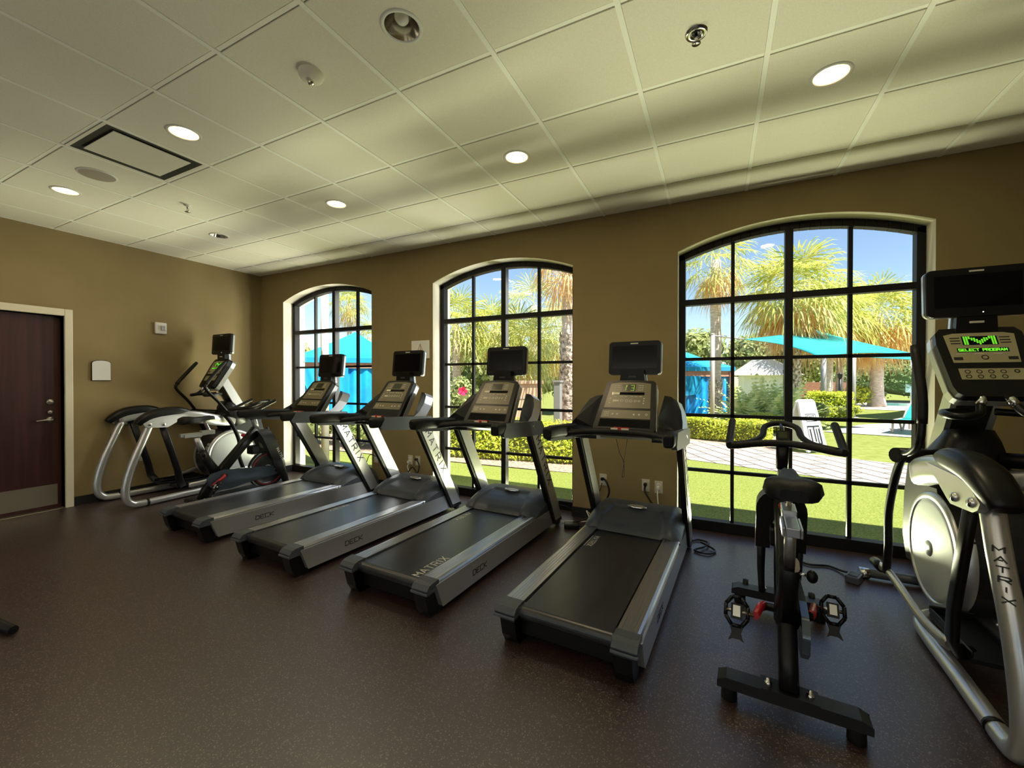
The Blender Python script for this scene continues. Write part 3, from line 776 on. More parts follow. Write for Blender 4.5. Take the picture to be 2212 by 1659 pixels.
    mb.prism([(-0.106, 1.36), (0.106, 1.36), (0.09, 1.47), (-0.09, 1.47)], 1.53, 1.555, 'silver', 'y')
    mb.box(-0.03, 0.03, 1.472, 1.476, 1.405, 1.42, 'deckink')
    mb.build('tv_neck', root, 0.006)
    tv_unit(root, frame((0, 1.535, 1.565), (1, 0, 0), (0, 0.10, 0.995)))
    return root
M['cream'].name = 'cream_paint'
def belt_logo(root, x, y, ang, size, small=True):
    mb = MB()
    T = TR((x, y, 0.2034), rz=ang)
    L = letters(mb, 'MATRIX', 'mark', T, size, size * 0.72, size * 0.3, size * 0.14, 0.0004)
    mb.box(0, L, -size * 0.45, -size * 0.34, 0, 0.0004, 'mark', T)
    return mb.build('belt_lettering', root)
t_proto = make_treadmill()
GROUP_T = 'row of treadmills facing the windows'
TPOS = [(-4.22, 1.955, -3.0), (-2.99, 1.885, -3.0), (-1.835, 1.90, -2.8), (-0.675, 1.875, -3.0)]
TLAB = ['treadmill farthest from the bike, in front of the leftmost window next to the spin bike',
        'second treadmill from the left, its console before the wall between left and middle windows',
        'third treadmill from the left, standing in front of the middle window',
        'nearest treadmill, right of the other three, with a lit display, next to the foreground bike']
trees = [t_proto] + [copy_tree(t_proto) for _ in range(3)]
for t, p, lb in zip(trees, TPOS, TLAB):
    t.location = (p[0], p[1], 0); t.rotation_euler = (0, 0, R(p[2])); tag(t, lb, 'treadmill', GROUP_T)
belt_logo(trees[3], -0.215, 1.22, R(-90), 0.038)
belt_logo(trees[2], -0.215, 1.24, R(-90), 0.038)
belt_logo(trees[1], -0.215, 0.95, R(-90), 0.038)
belt_logo(trees[2], 0.225, 0.10, R(90), 0.055)
mb = MB()
Tc = frame((0, 1.185, 1.012), (1, 0, 0), (0, 0.603, 0.797))
letters(mb, '1', 'leddim', Tc @ TR((-0.035, 0.36, 0.0147)), 0.048, 0.03, 0, 0.005, 0.0006)
letters(mb, "'", 'leddim', Tc @ TR((-0.026, 0.36, 0.0147)), 0.048, 0.03, 0, 0.004, 0.0006)
letters(mb, '3', 'leddim', Tc @ TR((0.008, 0.36, 0.0147)), 0.048, 0.024, 0, 0.005, 0.0006)
mb.build('led_digits', trees[3])
# ------------------------------------------------------------------ ellipticals
def make_elliptical(handle, lower):
    root = empty('elliptical_trainer', (0, 0, 0))
    for s in (-1, 1):
        P = bez([(s * 0.325, 0.235, 0.90), (s * 0.33, 0.165, 0.72), (s * 0.33, 0.075, 0.48), (s * 0.33, 0.025, 0.28), (s * 0.328, 0.02, 0.14), (s * 0.325, 0.065, 0.065), (s * 0.318, 0.16, 0.043), (s * 0.30, 0.50, 0.043), (s * 0.285, 0.88, 0.043), (s * 0.265, 1.02, 0.043), (s * 0.20, 1.12, 0.043), (s * 0.08, 1.18, 0.043)], 5)
        tb = MB().tube(P, 0.037, 'silver', 14, None, 0.037).build('frame_tube', root)
        mb = MB(); mb.tube([(s * 0.318, 0.20, 0.043), (s * 0.317, 0.222, 0.043)], 0.0385, 'black', 14); mb.build('joint_ring', tb)
        lm = MB()
        if s < 0:
            ang = math.atan2(0.42, 0.90)
            pts = [(0.165 + (z - 0.72) * 0.375, z) for z in (0.745, 0.712, 0.679, 0.646, 0.613, 0.580)]
            for ch, (py_, pz) in zip('MATRIX', pts):
                nrm = Vector((-0.38, -0.88, 0.0)).normalized(); ax = Vector((-nrm.y * -1, nrm.x, 0)).normalized()
                ax = Vector((0.92, -0.40, 0)).normalized()
                c = Vector((s * 0.33, py_, pz)) + nrm * 0.0362
                T = frame(c - ax * (0.015 if ch != 'I' else 0.006), ax, (0.0, 0.25, 0.95))
                letters(lm, ch, 'ink', T, 0.019, 0.030, 0, 0.005, 0.0035)
            lm.build('tube_lettering', tb)
        # shoulder arm
        S = bez([(s * 0.335, 0.20, 0.925), (s * 0.335, 0.42, 0.975), (s * 0.33, 0.66, 0.955), (s * 0.31, 0.88, 0.90), (s * 0.24, 1.06, 0.865), (s * 0.13, 1.22, 0.84)], 4)
        n = len(S)
        MB().tube(S, 0.05, 'silver', 16, None, [0.045 + 0.025 * math.sin(math.pi * i / n) for i in range(n)], (0, 0, 1), True, 0.6).build('shoulder_arm', root)
        Q = bez([(s * 0.335, 0.115, 0.905), (s * 0.335, 0.15, 0.945), (s * 0.335, 0.27, 1.012), (s * 0.335, 0.45, 1.035), (s * 0.333, 0.56, 1.02), (s * 0.33, 0.63, 1.0)], 3)
        n = len(Q)
        MB().tube(Q, [0.035 + 0.03 * math.sin(math.pi * min(1, (i + 1) / n * 1.1)) for i in range(n)], 'black', 16, None, [0.022 + 0.03 * math.sin(math.pi * (i + 1) / (n + 1)) for i in range(n)], (0, 0, 1), True, 0.7).build('shoulder_pad', root)
        pl = MB().prism([(0.15, 0.915), (0.165, 0.885), (0.20, 0.868), (0.37, 0.858), (0.40, 0.872), (0.60, 0.995), (0.32, 0.985), (0.22, 0.962)], s * 0.365, s * 0.392, 'silver').build('bolt_plate', root, 0.006)
        for yb, zb in ((0.205, 0.905), (0.335, 0.895)):
            MB().lathe([(0.001, 0.014), (0.012, 0.013), (0.018, 0.008), (0.02, 0.0)], 'chrome', 16, TR((s * 0.392, yb, zb), 0, R(90 * s))).build('plate_bolt', pl)
        # swinging pedal link
        mb = MB(); mb.tube([(s * 0.335, 0.34, 0.90), (s * 0.335, 0.42, 0.62), (s * 0.335, 0.49, 0.36), (s * 0.33, 0.515, 0.22), (s * 0.30, 0.56, 0.145), (s * 0.22, 0.60, 0.13)], 0.017, 'black', 12, None, [0.034, 0.034, 0.034, 0.036, 0.036, 0.03], (0, 1, 0), True, 0.5)
        mb.build('swing_link', root)
        mb = MB()
        mb.box(s * 0.09, s * 0.265, 0.52, 0.93, 0.12, 0.145, 'rubber'); mb.box(s * 0.09, s * 0.10, 0.52, 0.93, 0.145, 0.175, 'black'); mb.box(s * 0.255, s * 0.265, 0.52, 0.93, 0.145, 0.175, 'black'); mb.box(s * 0.09, s * 0.265, 0.92, 0.935, 0.145, 0.185, 'black')
        mb.build('foot_pedal', root, 0.006)
        mb = MB(); mb.tube(bez([(s * 0.35, 1.38, 0.20), (s * 0.35, 1.22, 0.225), (s * 0.345, 1.02, 0.20), (s * 0.33, 0.80, 0.15), (s * 0.30, 0.62, 0.135)], 4), 0.018, 'silver', 10, None, 0.028)
        pb = mb.build('pedal_arm', root)
        MB().tube([(s * 0.35, 1.46, 0.195), (s * 0.35, 1.33, 0.205)], 0.03, 'black', 12).build('joint_cover', pb)
        # moving handle
        H = bez([(s * x, y, z) for x, y, z in handle], 4)
        g = MB().tube(H, 0.0175, 'black', 12).build('moving_handle', root)
        MB().tube(H[-9:], [0.022] * 8 + [0.018], 'rubber', 12).build('grip', g)
        MB().tube(bez([(s * x, y, z) for x, y, z in lower], 4), 0.02, 'black', 12, None, 0.024).build('rocker_arm', root)
        MB().tube([(s * 0.385, 1.0, 0.965), (s * 0.10, 1.16, 0.95)], 0.042, 'black', 14).build('handle_pivot', root)
        # drive disc
        T = TR((s * 0.150, 1.22, 0.40), 0, R(90 * s))
        MB().lathe([(0.001, 0.018), (0.06, 0.018), (0.26, 0.012), (0.285, 0.006), (0.288, -0.01)], 'disc', 56, T).build('drive_disc', root)
        MB().lathe([(0.288, -0.01), (0.29, 0.012), (0.318, 0.010), (0.332, -0.008), (0.332, -0.06)], 'silver', 56, T).build('disc_rim', root)
        MB().lathe([(0.001, 0.024), (0.042, 0.023), (0.047, 0.016)], 'silver', 28, T).build('disc_hub', root)
        # short black/chrome fixed handle
        cp = MB().tube([(s * 0.045, 1.0, 1.32), (s * 0.055, 0.965, 1.285), (s * 0.065, 0.95, 1.25)], 0.02, 'chrome', 12).build('handle_post', root)
        MB().tube(bez([(s * 0.065, 0.95, 1.255), (s * 0.085, 0.91, 1.215), (s * 0.14, 0.88, 1.20), (s * 0.19, 0.90, 1.20), (s * 0.20, 0.96, 1.205), (s * 0.17, 1.04, 1.21), (s * 0.06, 1.12, 1.215)], 4), 0.019, 'black', 12).build('fixed_handle', root)
    # central drive shroud
    pr = []
    for a in range(-100, 131, 10): pr.append((1.22 - 0.325 * math.sin(R(a)), 0.40 - 0.325 * math.cos(R(a + 180))))
    ring = [(1.22 + 0.33 * math.cos(R(a)), 0.405 + 0.33 * math.sin(R(a))) for a in range(95, 331, 10)]
    MB().prism(ring + [(1.62, 0.2), (1.68, 0.35), (1.66, 0.62), (1.60, 0.84), (1.42, 0.94), (1.20, 0.90)], -0.145, 0.145, 'dark').build('drive_shroud', root, 0.02, 3)
    mb = MB(); mb.tube([(0, 1.30, 0.80), (0, 1.25, 0.95), (0, 1.22, 1.05), (0, 1.23, 1.10)], [0.20, 0.16, 0.12, 0.10], 'black', 16, None, [0.16, 0.13, 0.09, 0.06], (0, 1, 0), True, 0.7); mb.build('shroud_collar', root)
    mb = MB(); mb.tube([(0, 1.54, 0.72), (0, 1.36, 1.0), (0, 1.12, 1.42)], [0.12, 0.105, 0.085], 'silver', 4, None, [0.05, 0.045, 0.04], (1, 0, 0), True, 0.45)
    mb = MB()
    for a, b in (((1.50, 0.74), (1.085, 1.42)),):
        mb.prism([(1.46, 0.70), (1.60, 0.70), (1.17, 1.44), (1.06, 1.44)], -0.10, -0.075, 'silver'); mb.prism([(1.46, 0.70), (1.60, 0.70), (1.17, 1.44), (1.06, 1.44)], 0.075, 0.10, 'silver')
        mb.prism([(1.475, 0.70), (1.59, 0.70), (1.165, 1.43), (1.07, 1.43)], -0.075, 0.075, 'dark')
    mb.build('column', root, 0.006)
    # base
    MB().box(-0.06, 0.06, 0.80, 1.72, 0.02, 0.075, 'silver').build('base_rail', root, 0.008)
    MB().box(-0.285, 0.285, 0.84, 0.885, 0.03, 0.07, 'silver').build('cross_brace', root, 0.006)
    mb = MB(); mb.tube([(-0.37, 1.66, 0.04), (0.37, 1.66, 0.04)], 0.035, 'grey', 12, None, 0.03); fs_ = mb.build('front_stabilizer', root)
    for s in (-1, 1): MB().tube([(s * 0.33, 1.66, 0.036), (s * 0.385, 1.66, 0.036)], 0.042, 'chrome', 14, None, 0.035).build('stabilizer_cap', fs_)
    # console
    T = frame((0, 0.965, 1.295), (1, 0, 0), (0, 0.50, 0.866))
    out = [(-0.12, 0.0), (0.12, 0.0), (0.145, 0.02), (0.158, 0.06), (0.178, 0.33), (0.172, 0.40), (0.15, 0.43), (0.0, 0.437), (-0.15, 0.43), (-0.172, 0.40), (-0.178, 0.33), (-0.158, 0.06), (-0.145, 0.02)]
    con = MB().prism(out, -0.075, 0.012, 'black', 'z', T).build('console', root, 0.012, 3)
    MB().prism([(x * 1.03, y * 1.01 - 0.002) for x, y in out], -0.09, -0.04, 'silver', 'z', T).build('console_shell', con, 0.012)
    MB().prism([(-0.128, 0.205), (0.128, 0.205), (0.14, 0.385), (0.10, 0.397), (-0.10, 0.397), (-0.14, 0.385)], 0.012, 0.0135, 'panelbright', 'z', T).build('upper_panel', con)
    MB().prism([(-0.115, 0.10), (0.125, 0.10), (0.128, 0.168), (-0.118, 0.168)], 0.012, 0.0135, 'panelbright', 'z', T).build('lower_panel', con)
    d = MB(); d.box(-0.07, 0.07, 0.318, 0.375, 0.0135, 0.0142, 'screen', T); d.box(-0.10, 0.10, 0.272, 0.298, 0.0135, 0.0142, 'screen', T); d.build('display', con)
    mk = MB()
    for s in (-1, 1):
        for y in (0.365, 0.347, 0.33): mk.box(s * 0.078, s * 0.118, y - 0.003, y + 0.003, 0.0136, 0.0146, 'ink', T)
    MB().lathe([(0.010, 0.0148), (0.015, 0.0148)], 'ink', 16, T @ TR((0, 0.237, 0)), False).build('start_key', con)
    for x in (-0.09, -0.02, 0.055): mk.box(x - 0.018, x + 0.018, 0.258, 0.262, 0.0136, 0.0146, 'mark', T)
    for x in (-0.105, 0.105): mk.box(x - 0.018, x + 0.018, 0.222, 0.24, 0.0136, 0.0148, 'ink', T)
    for i in range(4):
        for j in range(2): MB().lathe([(0.008, 0.0148), (0.012, 0.0148)], 'ink', 12, T @ TR((-0.085 + 0.045 * i, 0.118 + 0.03 * j, 0)), False).build('round_key', con)
    MB().lathe([(0.006, 0.0148), (0.011, 0.0148)], 'ink', 12, T @ TR((0.10, 0.15, 0)), False).build('round_key', con)
    mk.build('key_markings', con)
    led = MB()
    rows = ['11000000000011', '11110000001111', '11011100111011', '11000111100011', '11000011000011', '11000000000011']
    rows = ['1110000000111', '1111100011111', '1101110111011', '1100111110011', '1100011100011', '1100001000011']
    for r_, row in enumerate(rows):
        for c_, ch in enumerate(row):
            if ch == '1':
                x = -0.06 + 0.01 * c_; y = 0.370 - 0.0092 * r_
                led.box(x - 0.0036, x + 0.0036, y - 0.0034, y + 0.0034, 0.0142, 0.0149, 'led', T)
    led.build('led_emblem', con); led = MB()
    letters(led, 'SELECT', 'led', T @ TR((-0.094, 0.278, 0.0142)), 0.0145, 0.0098, 0.0042, 0.0034, 0.0007)
    letters(led, 'PROGRAM', 'led', T @ TR((0.001, 0.278, 0.0142)), 0.0145, 0.0098, 0.0038, 0.0034, 0.0007)
    led.build('led_text', con)
    mb = MB(); mb.prism([(-0.085, 1.64), (0.085, 1.64), (0.08, 1.76), (-0.08, 1.76)], 1.155, 1.205, 'black', 'y'); mb.prism([(-0.092, 1.64), (0.092, 1.64), (0.086, 1.76), (-0.086, 1.76)], 1.205, 1.23, 'silver', 'y')
    mb.box(-0.03, 0.03, 1.151, 1.156, 1.70, 1.712, 'mark'); mb.build('tv_neck', root, 0.006)
    tv_unit(root, frame((0, 1.155, 1.875), (1, 0, 0), (0, 0.06, 0.998)), 0.42, 0.275)
    return root
LOW = [(0.36, 0.98, 0.965), (0.362, 1.08, 0.83), (0.365, 1.17, 0.60), (0.365, 1.17, 0.40), (0.358, 1.23, 0.22)]
e1 = make_elliptical([(0.36, 1.05, 0.95), (0.345, 0.93, 1.12), (0.335, 0.80, 1.27), (0.332, 0.80, 1.34), (0.33, 0.88, 1.45), (0.325, 1.03, 1.63)], LOW)
e1.location = (-5.96, 2.12, 0); tag(e1, 'elliptical trainer in the far left corner by the tan wall', 'elliptical', 'elliptical trainers')
e2 = make_elliptical([(0.355, 0.97, 0.98), (0.35, 0.90, 1.0), (0.345, 0.82, 1.06), (0.335, 0.82, 1.16), (0.33, 0.84, 1.32), (0.325, 0.95, 1.57)], LOW)
e2.location = (1.285, 2.04, 0); tag(e2, 'elliptical trainer at the right edge with a green lit display', 'elliptical', 'elliptical trainers')

# ------------------------------------------------------------------ spin bikes
def make_bike(crank_ang):
    root = empty('spin_bike', (0, 0, 0))
    for nm, yy, hw in (('rear_stabilizer', 0.0, 0.262), ('front_stabilizer', 0.92, 0.245)):
        mb = MB(); mb.prism([(-hw, 0.062), (hw, 0.062), (hw, 0.092), (hw - 0.035, 0.108), (-hw + 0.035, 0.108), (-hw, 0.092)], yy - 0.04, yy + 0.04, 'dark', 'y'); st = mb.build(nm, root, 0.008)
        for s in (-1, 1):
            MB().lathe([(0.001, 0), (0.03, 0), (0.032, 0.005), (0.030, 0.064)], 'rubber', 18, TR((s * (hw - 0.045), yy, 0))).build('levelling_foot', st)
        mb = MB(); mb.box(-0.1, 0.1, yy - 0.045, yy + 0.045, 0.106, 0.116, 'dark')
        for s in (-1, 1): mb.lathe([(0.014, 0), (0.014, 0.008), (0.008, 0.009), (0.008, 0.022), (0.001, 0.024)], 'chrome', 10, TR((s * 0.072, yy, 0.116)))
        mb.build('mounting_plate', st)
        if yy > 0.5:
            for s in (-1, 1): MB().lathe([(0.001, -0.015), (0.03, -0.015), (0.034, 0), (0.03, 0.015), (0.001, 0.015)], 'rubber', 16, TR((s * 0.17, yy + 0.055, 0.095), 0, R(90))).build('transport_wheel', st)
    mb = MB(); mb.tube([(0, 0.0, 0.11), (0, 0.05, 0.20), (0, 0.2, 0.385), (0, 0.42, 0.63), (0, 0.585, 0.80)], [0.036, 0.036, 0.036, 0.036, 0.042], 'black', 14, None, [0.045, 0.05, 0.052, 0.052, 0.06], (0, 0, 1), True, 0.6)
    mb.build('main_beam', root)
    mb = MB(); mb.tube([(0, 0.02, 0.125), (0, 0.45, 0.135), (0, 0.92, 0.125)], 0.022, 'grey', 10, None, 0.028, (0, 0, 1), True, 0.6); mb.build('lower_beam', root)
    mb = MB(); mb.tube([(0, 0.16, 0.34), (0, 0.075, 0.50), (0, 0.01, 0.63)], [0.05, 0.036, 0.036], 'black', 12, None, [0.06, 0.042, 0.042], (0, 1, 0), True, 0.6); mb.build('seat_tube', root)
    mb = MB(); mb.tube([(0, 0.02, 0.61), (0, -0.05, 0.81)], 0.02, 'alu', 12, None, 0.028, (0, 1, 0), True, 0.55); mb.build('seat_post', root)
    mb = MB(); mb.box(-0.022, 0.022, -0.19, 0.05, 0.80, 0.835, 'alu'); mb.box(-0.034, -0.024, -0.16, 0.0, 0.79, 0.825, 'alu'); mb.box(0.024, 0.034, -0.16, 0.0, 0.79, 0.825, 'alu'); mb.box(-0.026, 0.026, 0.0, 0.13, 0.805, 0.85, 'alu')
    mb.tube([(0, 0.09, 0.84), (0, 0.04, 0.945)], 0.014, 'chrome', 10); mb.build('seat_slider', root, 0.003)
    # saddle
    rings = []
    secs = [(-0.19, 0.045, 0.965, 0.030), (-0.175, 0.082, 0.975, 0.045), (-0.14, 0.098, 0.985, 0.052), (-0.09, 0.090, 0.985, 0.048), (-0.04, 0.058, 0.980, 0.042), (0.02, 0.036, 0.985, 0.036), (0.09, 0.026, 0.995, 0.03), (0.125, 0.020, 0.992, 0.026), (0.138, 0.008, 0.985, 0.012)]
    for y, w, z, h in secs:
        ring = []
        for k in range(16):
            a = 2 * math.pi * k / 16; c, q = math.cos(a), math.sin(a)
            dz = h * q * (0.55 if q > 0 else 1.0) - (0.022 * (abs(c) ** 2) if q < 0.3 else 0.0) - (0.008 * math.exp(-(c / 0.3) ** 2) if q > 0 else 0)
            ring.append((w * c, y, z + dz))
        rings.append(ring)
    MB().loft(rings, 'rubber').build('saddle', root)
    # stem and handlebar
    mb = MB(); mb.tube([(0, 0.60, 0.78), (0, 0.535, 1.0)], 0.02, 'alu', 12, None, 0.03, (0, 1, 0), True, 0.55); mb.tube([(0, 0.55, 0.93), (0, 0.52, 1.05)], 0.028, 'black', 12, None, 0.034, (0, 1, 0), True, 0.6); mb.build('handlebar_stem', root)
    mb = MB()
    mb.tube(bez([(-0.235, 0.415, 1.045), (-0.20, 0.43, 1.045), (-0.1, 0.485, 1.055), (0, 0.505, 1.06), (0.1, 0.485, 1.055), (0.20, 0.43, 1.045), (0.235, 0.415, 1.045)], 4), 0.018, 'rubber', 12)
    mb.tube(bez([(-0.215, 0.425, 1.05), (-0.13, 0.50, 1.062), (-0.088, 0.60, 1.085), (-0.072, 0.70, 1.125), (0, 0.745, 1.142), (0.072, 0.70, 1.125), (0.088, 0.60, 1.085), (0.13, 0.50, 1.062), (0.215, 0.425, 1.05)], 4), 0.016, 'rubber', 12)
    for s in (-1, 1): mb.tube(bez([(s * 0.235, 0.412, 1.043), (s * 0.24, 0.46, 1.055), (s * 0.238, 0.56, 1.10), (s * 0.235, 0.66, 1.145), (s * 0.234, 0.675, 1.15)], 3), [0.018] * 12 + [0.010], 'rubber', 12)
    hb = mb.build('handlebar', root)
    T = frame((0, 0.525, 1.095), (1, 0, 0), (0, 0.5, 0.866)); mb = MB(); mb.rbox(0.058, 0.052, 0.012, 0.006, 'black', T); mb.box(-0.019, 0.019, -0.015, 0.018, 0.012, 0.0128, 'lcd', T); mb.tube([(0, 0.54, 1.10), (0, 0.62, 1.13), (0, 0.73, 1.14)], 0.008, 'black', 8); mb.build('bike_computer', hb)
    # fork: wide inverted U round the flywheel
    k = MB(); outer = []; inner = []
    for q in range(13):
        w = math.pi * q / 12
        outer.append((0.116 * math.cos(w), 0.685 + 0.12 * math.sin(w))); inner.append((0.036 * math.cos(w), 0.60 + 0.05 * math.sin(w)))
    prof = [(0.118, 0.44)] + outer + [(-0.118, 0.44), (-0.05, 0.44)] + inner[::-1] + [(0.05, 0.44)]
    SH = Matrix(((1, 0, 0, 0), (0, 1, -0.42, 0.98), (0, 0, 1, 0), (0, 0, 0, 1)))
    k.prism(prof, -0.085, 0.06, 'dark', 'y', SH, True)
    for s in (-1, 1):
        k.tube([(s * 0.089, 0.775, 0.475), (s * 0.090, 0.83, 0.30), (s * 0.087, 0.875, 0.20), (s * 0.083, 0.90, 0.12)], [0.023, 0.020, 0.018, 0.018], 'dark', 10, None, [0.068, 0.055, 0.045, 0.035], (0, 1, 0.3), True, 0.6)
    fork = k.build('fork', root)
    lm = MB()
    for s in (1, -1):
        D = Vector((0, 0.10, -0.21)).normalized()
        T = frame((s * 0.1185, 0.755 if s > 0 else 0.785, 0.56), (0, D.y, D.z), (0, -s * D.z, s * D.y))
        letters(lm, 'MATRIX', 'mark', T, 0.030, 0.022, 0.012, 0.005, 0.0015)
    lm.build('fork_lettering', fork)
    # flywheel
    T = TR((0, 0.71, 0.315), 0, R(90))
    fw = MB(); fw.lathe([(0.03, 0.018), (0.06, 0.008), (0.165, 0.008), (0.17, 0.022), (0.222, 0.022), (0.225, 0.018), (0.225, -0.018), (0.222, -0.022), (0.17, -0.022), (0.165, -0.008), (0.06, -0.008), (0.03, -0.018)], 'dark', 56, T)
    w = fw.build('flywheel', root)
    rg = MB(); rg.lathe([(0.176, 0.0225), (0.181, 0.0228), (0.186, 0.0225)], 'red', 56, T); rg.lathe([(0.205, 0.0226), (0.222, 0.0224)], 'chrome', 56, T); rg.lathe([(0.05, 0.012), (0.05, 0.05), (0.001, 0.05)], 'silver', 24, T); rg.build('flywheel_trim', w)
    # chain guard (right hand side)
    MB().prism([(0.03, 0.33), (0.08, 0.385), (0.20, 0.405), (0.84, 0.35), (0.885, 0.335), (0.90, 0.30), (0.87, 0.255), (0.55, 0.225), (0.25, 0.185), (0.12, 0.195), (0.05, 0.25)], 0.048, 0.076, 'blue_glossy').build('chain_guard', root, 0.012, 3)
    mb = MB(); mb.lathe([(0.001, 0.003), (0.045, 0.003), (0.045, 0.0)], 'black', 24, TR((0.076, 0.80, 0.30), 0, R(90)) @ TR(sc=(0.6, 1, 1))); mb.build('guard_inset', root)
    # brake housing and knobs
    MB().box(-0.055, 0.055, 0.50, 0.60, 0.52, 0.62, 'black').build('brake_housing', root, 0.015)
    mb = MB(); mb.tube([(0, 0.62, 0.80), (0, 0.70, 0.80)], 0.006, 'chrome', 8); mb.ball((0, 0.715, 0.80), 0.02, 0.022, 0.022, 'black'); mb.build('stem_knob', root)
    mb = MB(); mb.tube([(0.03, 0.0, 0.60), (0.06, 0.0, 0.60)], 0.006, 'chrome', 8); mb.ball((0.075, -0.005, 0.60), 0.02, 0.02, 0.026, 'black'); mb.build('seat_knob', root)
    mb = MB(); mb.tube([(0, 0.46, 0.69), (0, 0.44, 0.74)], 0.010, 'red', 8); mb.ball((0, 0.435, 0.755), 0.022, 0.022, 0.02, 'red'); mb.build('resistance_knob', root)
    # cranks and pedals
    sp = (0.20, 0.345)
    MB().tube([(-0.10, *sp), (0.10, *sp)], 0.018, 'black', 12).build('crank_spindle', root)
    for s in (-1, 1):
        a = crank_ang + (math.pi if s > 0 else 0)
        dy, dz = math.cos(a), math.sin(a); L = 0.165
        e = (sp[0] + L * dy, sp[1] + L * dz)
        c = MB().tube([(s * 0.085, *sp), (s * 0.10, sp[0] + 0.03 * dy, sp[1] + 0.03 * dz), (s * 0.118, *e)], [0.014, 0.016, 0.013], 'red', 10, None, [0.024, 0.02, 0.016]).build('crank_arm', root)
        p = MB(); T = TR((s * 0.19, e[0], e[1]), R(58))
        p.tube([(s * -0.065, 0, 0), (s * 0.04, 0, 0)], 0.008, 'chrome', 8, T)
        oct_ = [(0.046 * math.cos(t) * 1.0, 0.062 * math.sin(t)) for t in [R(22.5 + 45 * q) for q in range(8)]]
        for q in range(8):
            A, B = oct_[q], oct_[(q + 1) % 8]
            p.tube([(A[0], A[1], 0), (B[0], B[1], 0)], 0.009, 'black', 6, T)
        p.box(-0.022, 0.022, -0.03, 0.03, -0.012, 0.012, 'black', T); p.box(-0.014, 0.014, -0.022, 0.022, 0.012, 0.017, 'chrome', T)
        p.prism([(-0.026, -0.058), (0.026, -0.058), (0.018, -0.085), (0.030, -0.118), (0.014, -0.108), (-0.014, -0.108), (-0.030, -0.118), (-0.018, -0.085)], -0.006, 0.004, 'black', 'z', T)
        p.build('pedal', c)
    return root
b1 = make_bike(R(30)); b1.location = (-4.93, 2.50, 0); b1.rotation_euler = (0, 0, R(-2)); tag(b1, 'black spin bike in the far corner between the elliptical and the leftmost treadmill', 'exercise bike', 'spin bikes')
b2 = make_bike(R(172)); b2.location = (0.268, 2.02, 0); b2.rotation_euler = (0, 0, R(-4)); tag(b2, 'black spin bike in the foreground seen from behind, before the rightmost window', 'exercise bike', 'spin bikes')
# tip of a dark object at the left edge of the picture
root = empty('equipment_foot', (-3.56, 0.80, 0.0), R(8)); tag(root, 'end of a black machine foot on the floor at the left edge of the picture', 'equipment foot')
mb = MB(); mb.tube([(-0.30, 0, 0.035), (0.14, 0, 0.028)], [0.035, 0.022], 'rubber', 12); mb.build('foot_bar', root)

# ------------------------------------------------------------------ cords (part of the machine they feed)
def cord(name, pts, r, m, owner, k=6, plug=None):
    mw = Matrix.Translation(owner.location) @ owner.rotation_euler.to_matrix().to_4x4()
    inv = mw.inverted()
    mb = MB(); mb.tube([inv @ p for p in bez(pts, k)], r, m, 8); o = mb.build(name, owner)
    if plug:
        b = Vector(pts[0])
        p = MB(); p.box(b.x - 0.014, b.x + 0.014, b.y - 0.045, b.y, b.z - 0.014, b.z + 0.014, plug); p.v = [tuple(inv @ Vector(v)) for v in p.v]
        p.build('plug', o, 0.006)
    return o
t1, t2, t3, t4 = trees
W = WY
cord('power_cord', [(-6.012, W - 0.011, 0.445), (-6.05, W - 0.06, 0.46), (-6.09, W - 0.09, 0.36), (-6.02, W - 0.1, 0.25), (-5.9, W - 0.12, 0.16), (-5.93, W - 0.2, 0.03), (-5.96, W - 0.24, 0.008)], 0.007, 'cordwhite', e1)
cord('power_cord', [(-3.419, W - 0.011, 0.38), (-3.41, W - 0.07, 0.33), (-3.37, W - 0.08, 0.27), (-3.3, W - 0.1, 0.2), (-3.25, W - 0.14, 0.1), (-3.1, W - 0.15, 0.008)], 0.006, 'cordwhite', t2, plug='white')
cord('power_cord', [(-3.303, W - 0.011, 0.42), (-3.27, W - 0.07, 0.43), (-3.22, W - 0.08, 0.36), (-3.25, W - 0.08, 0.27), (-3.33, W - 0.08, 0.33), (-3.4, W - 0.09, 0.2), (-3.35, W - 0.12, 0.008)], 0.007, 'black', t2, plug='black')
cord('power_cord', [(-3.985, W - 0.011, 0.40), (-4.04, W - 0.06, 0.42), (-4.09, W - 0.07, 0.3), (-4.08, W - 0.08, 0.12), (-4.0, W - 0.15, 0.01)], 0.005, 'black', t1)
cord('power_cord', [(-1.006, W - 0.011, 0.42), (-0.96, W - 0.06, 0.40), (-0.93, W - 0.08, 0.3), (-1.0, W - 0.1, 0.16), (-1.12, W - 0.14, 0.05), (-1.25, W - 0.2, 0.008)], 0.009, 'black', t3, plug='black')
cord('thin_cable', [(-1.66, W - 0.15, 0.008), (-1.6, W - 0.14, 0.1), (-1.53, W - 0.14, 0.06), (-1.5, W - 0.13, 0.13), (-1.36, W - 0.1, 0.12), (-1.2, W - 0.07, 0.06), (-1.12, W - 0.07, 0.11), (-1.03, W - 0.05, 0.3), (-1.01, W - 0.03, 0.38)], 0.004, 'black', t3)
cord('thin_cable', [(-1.52, W - 0.22, 0.01), (-1.42, W - 0.3, 0.01), (-1.3, W - 0.2, 0.012), (-1.2, W - 0.17, 0.011), (-1.1, W - 0.16, 0.04), (-1.15, W - 0.08, 0.1), (-1.08, W - 0.06, 0.02)], 0.005, 'cordwhite', t3)
root = empty('power_adapter', (-1.22, W - 0.34, 0.0), R(20)); tag(root, 'black power adapter box on the floor below the right edge of the middle window', 'adapter')
MB().box(-0.07, 0.07, -0.04, 0.04, 0, 0.045, 'black').build('case', root, 0.01); MB().tube([(0.07, 0, 0.02), (0.1, 0, 0.02)], 0.008, 'black', 8).build('strain_relief', root)
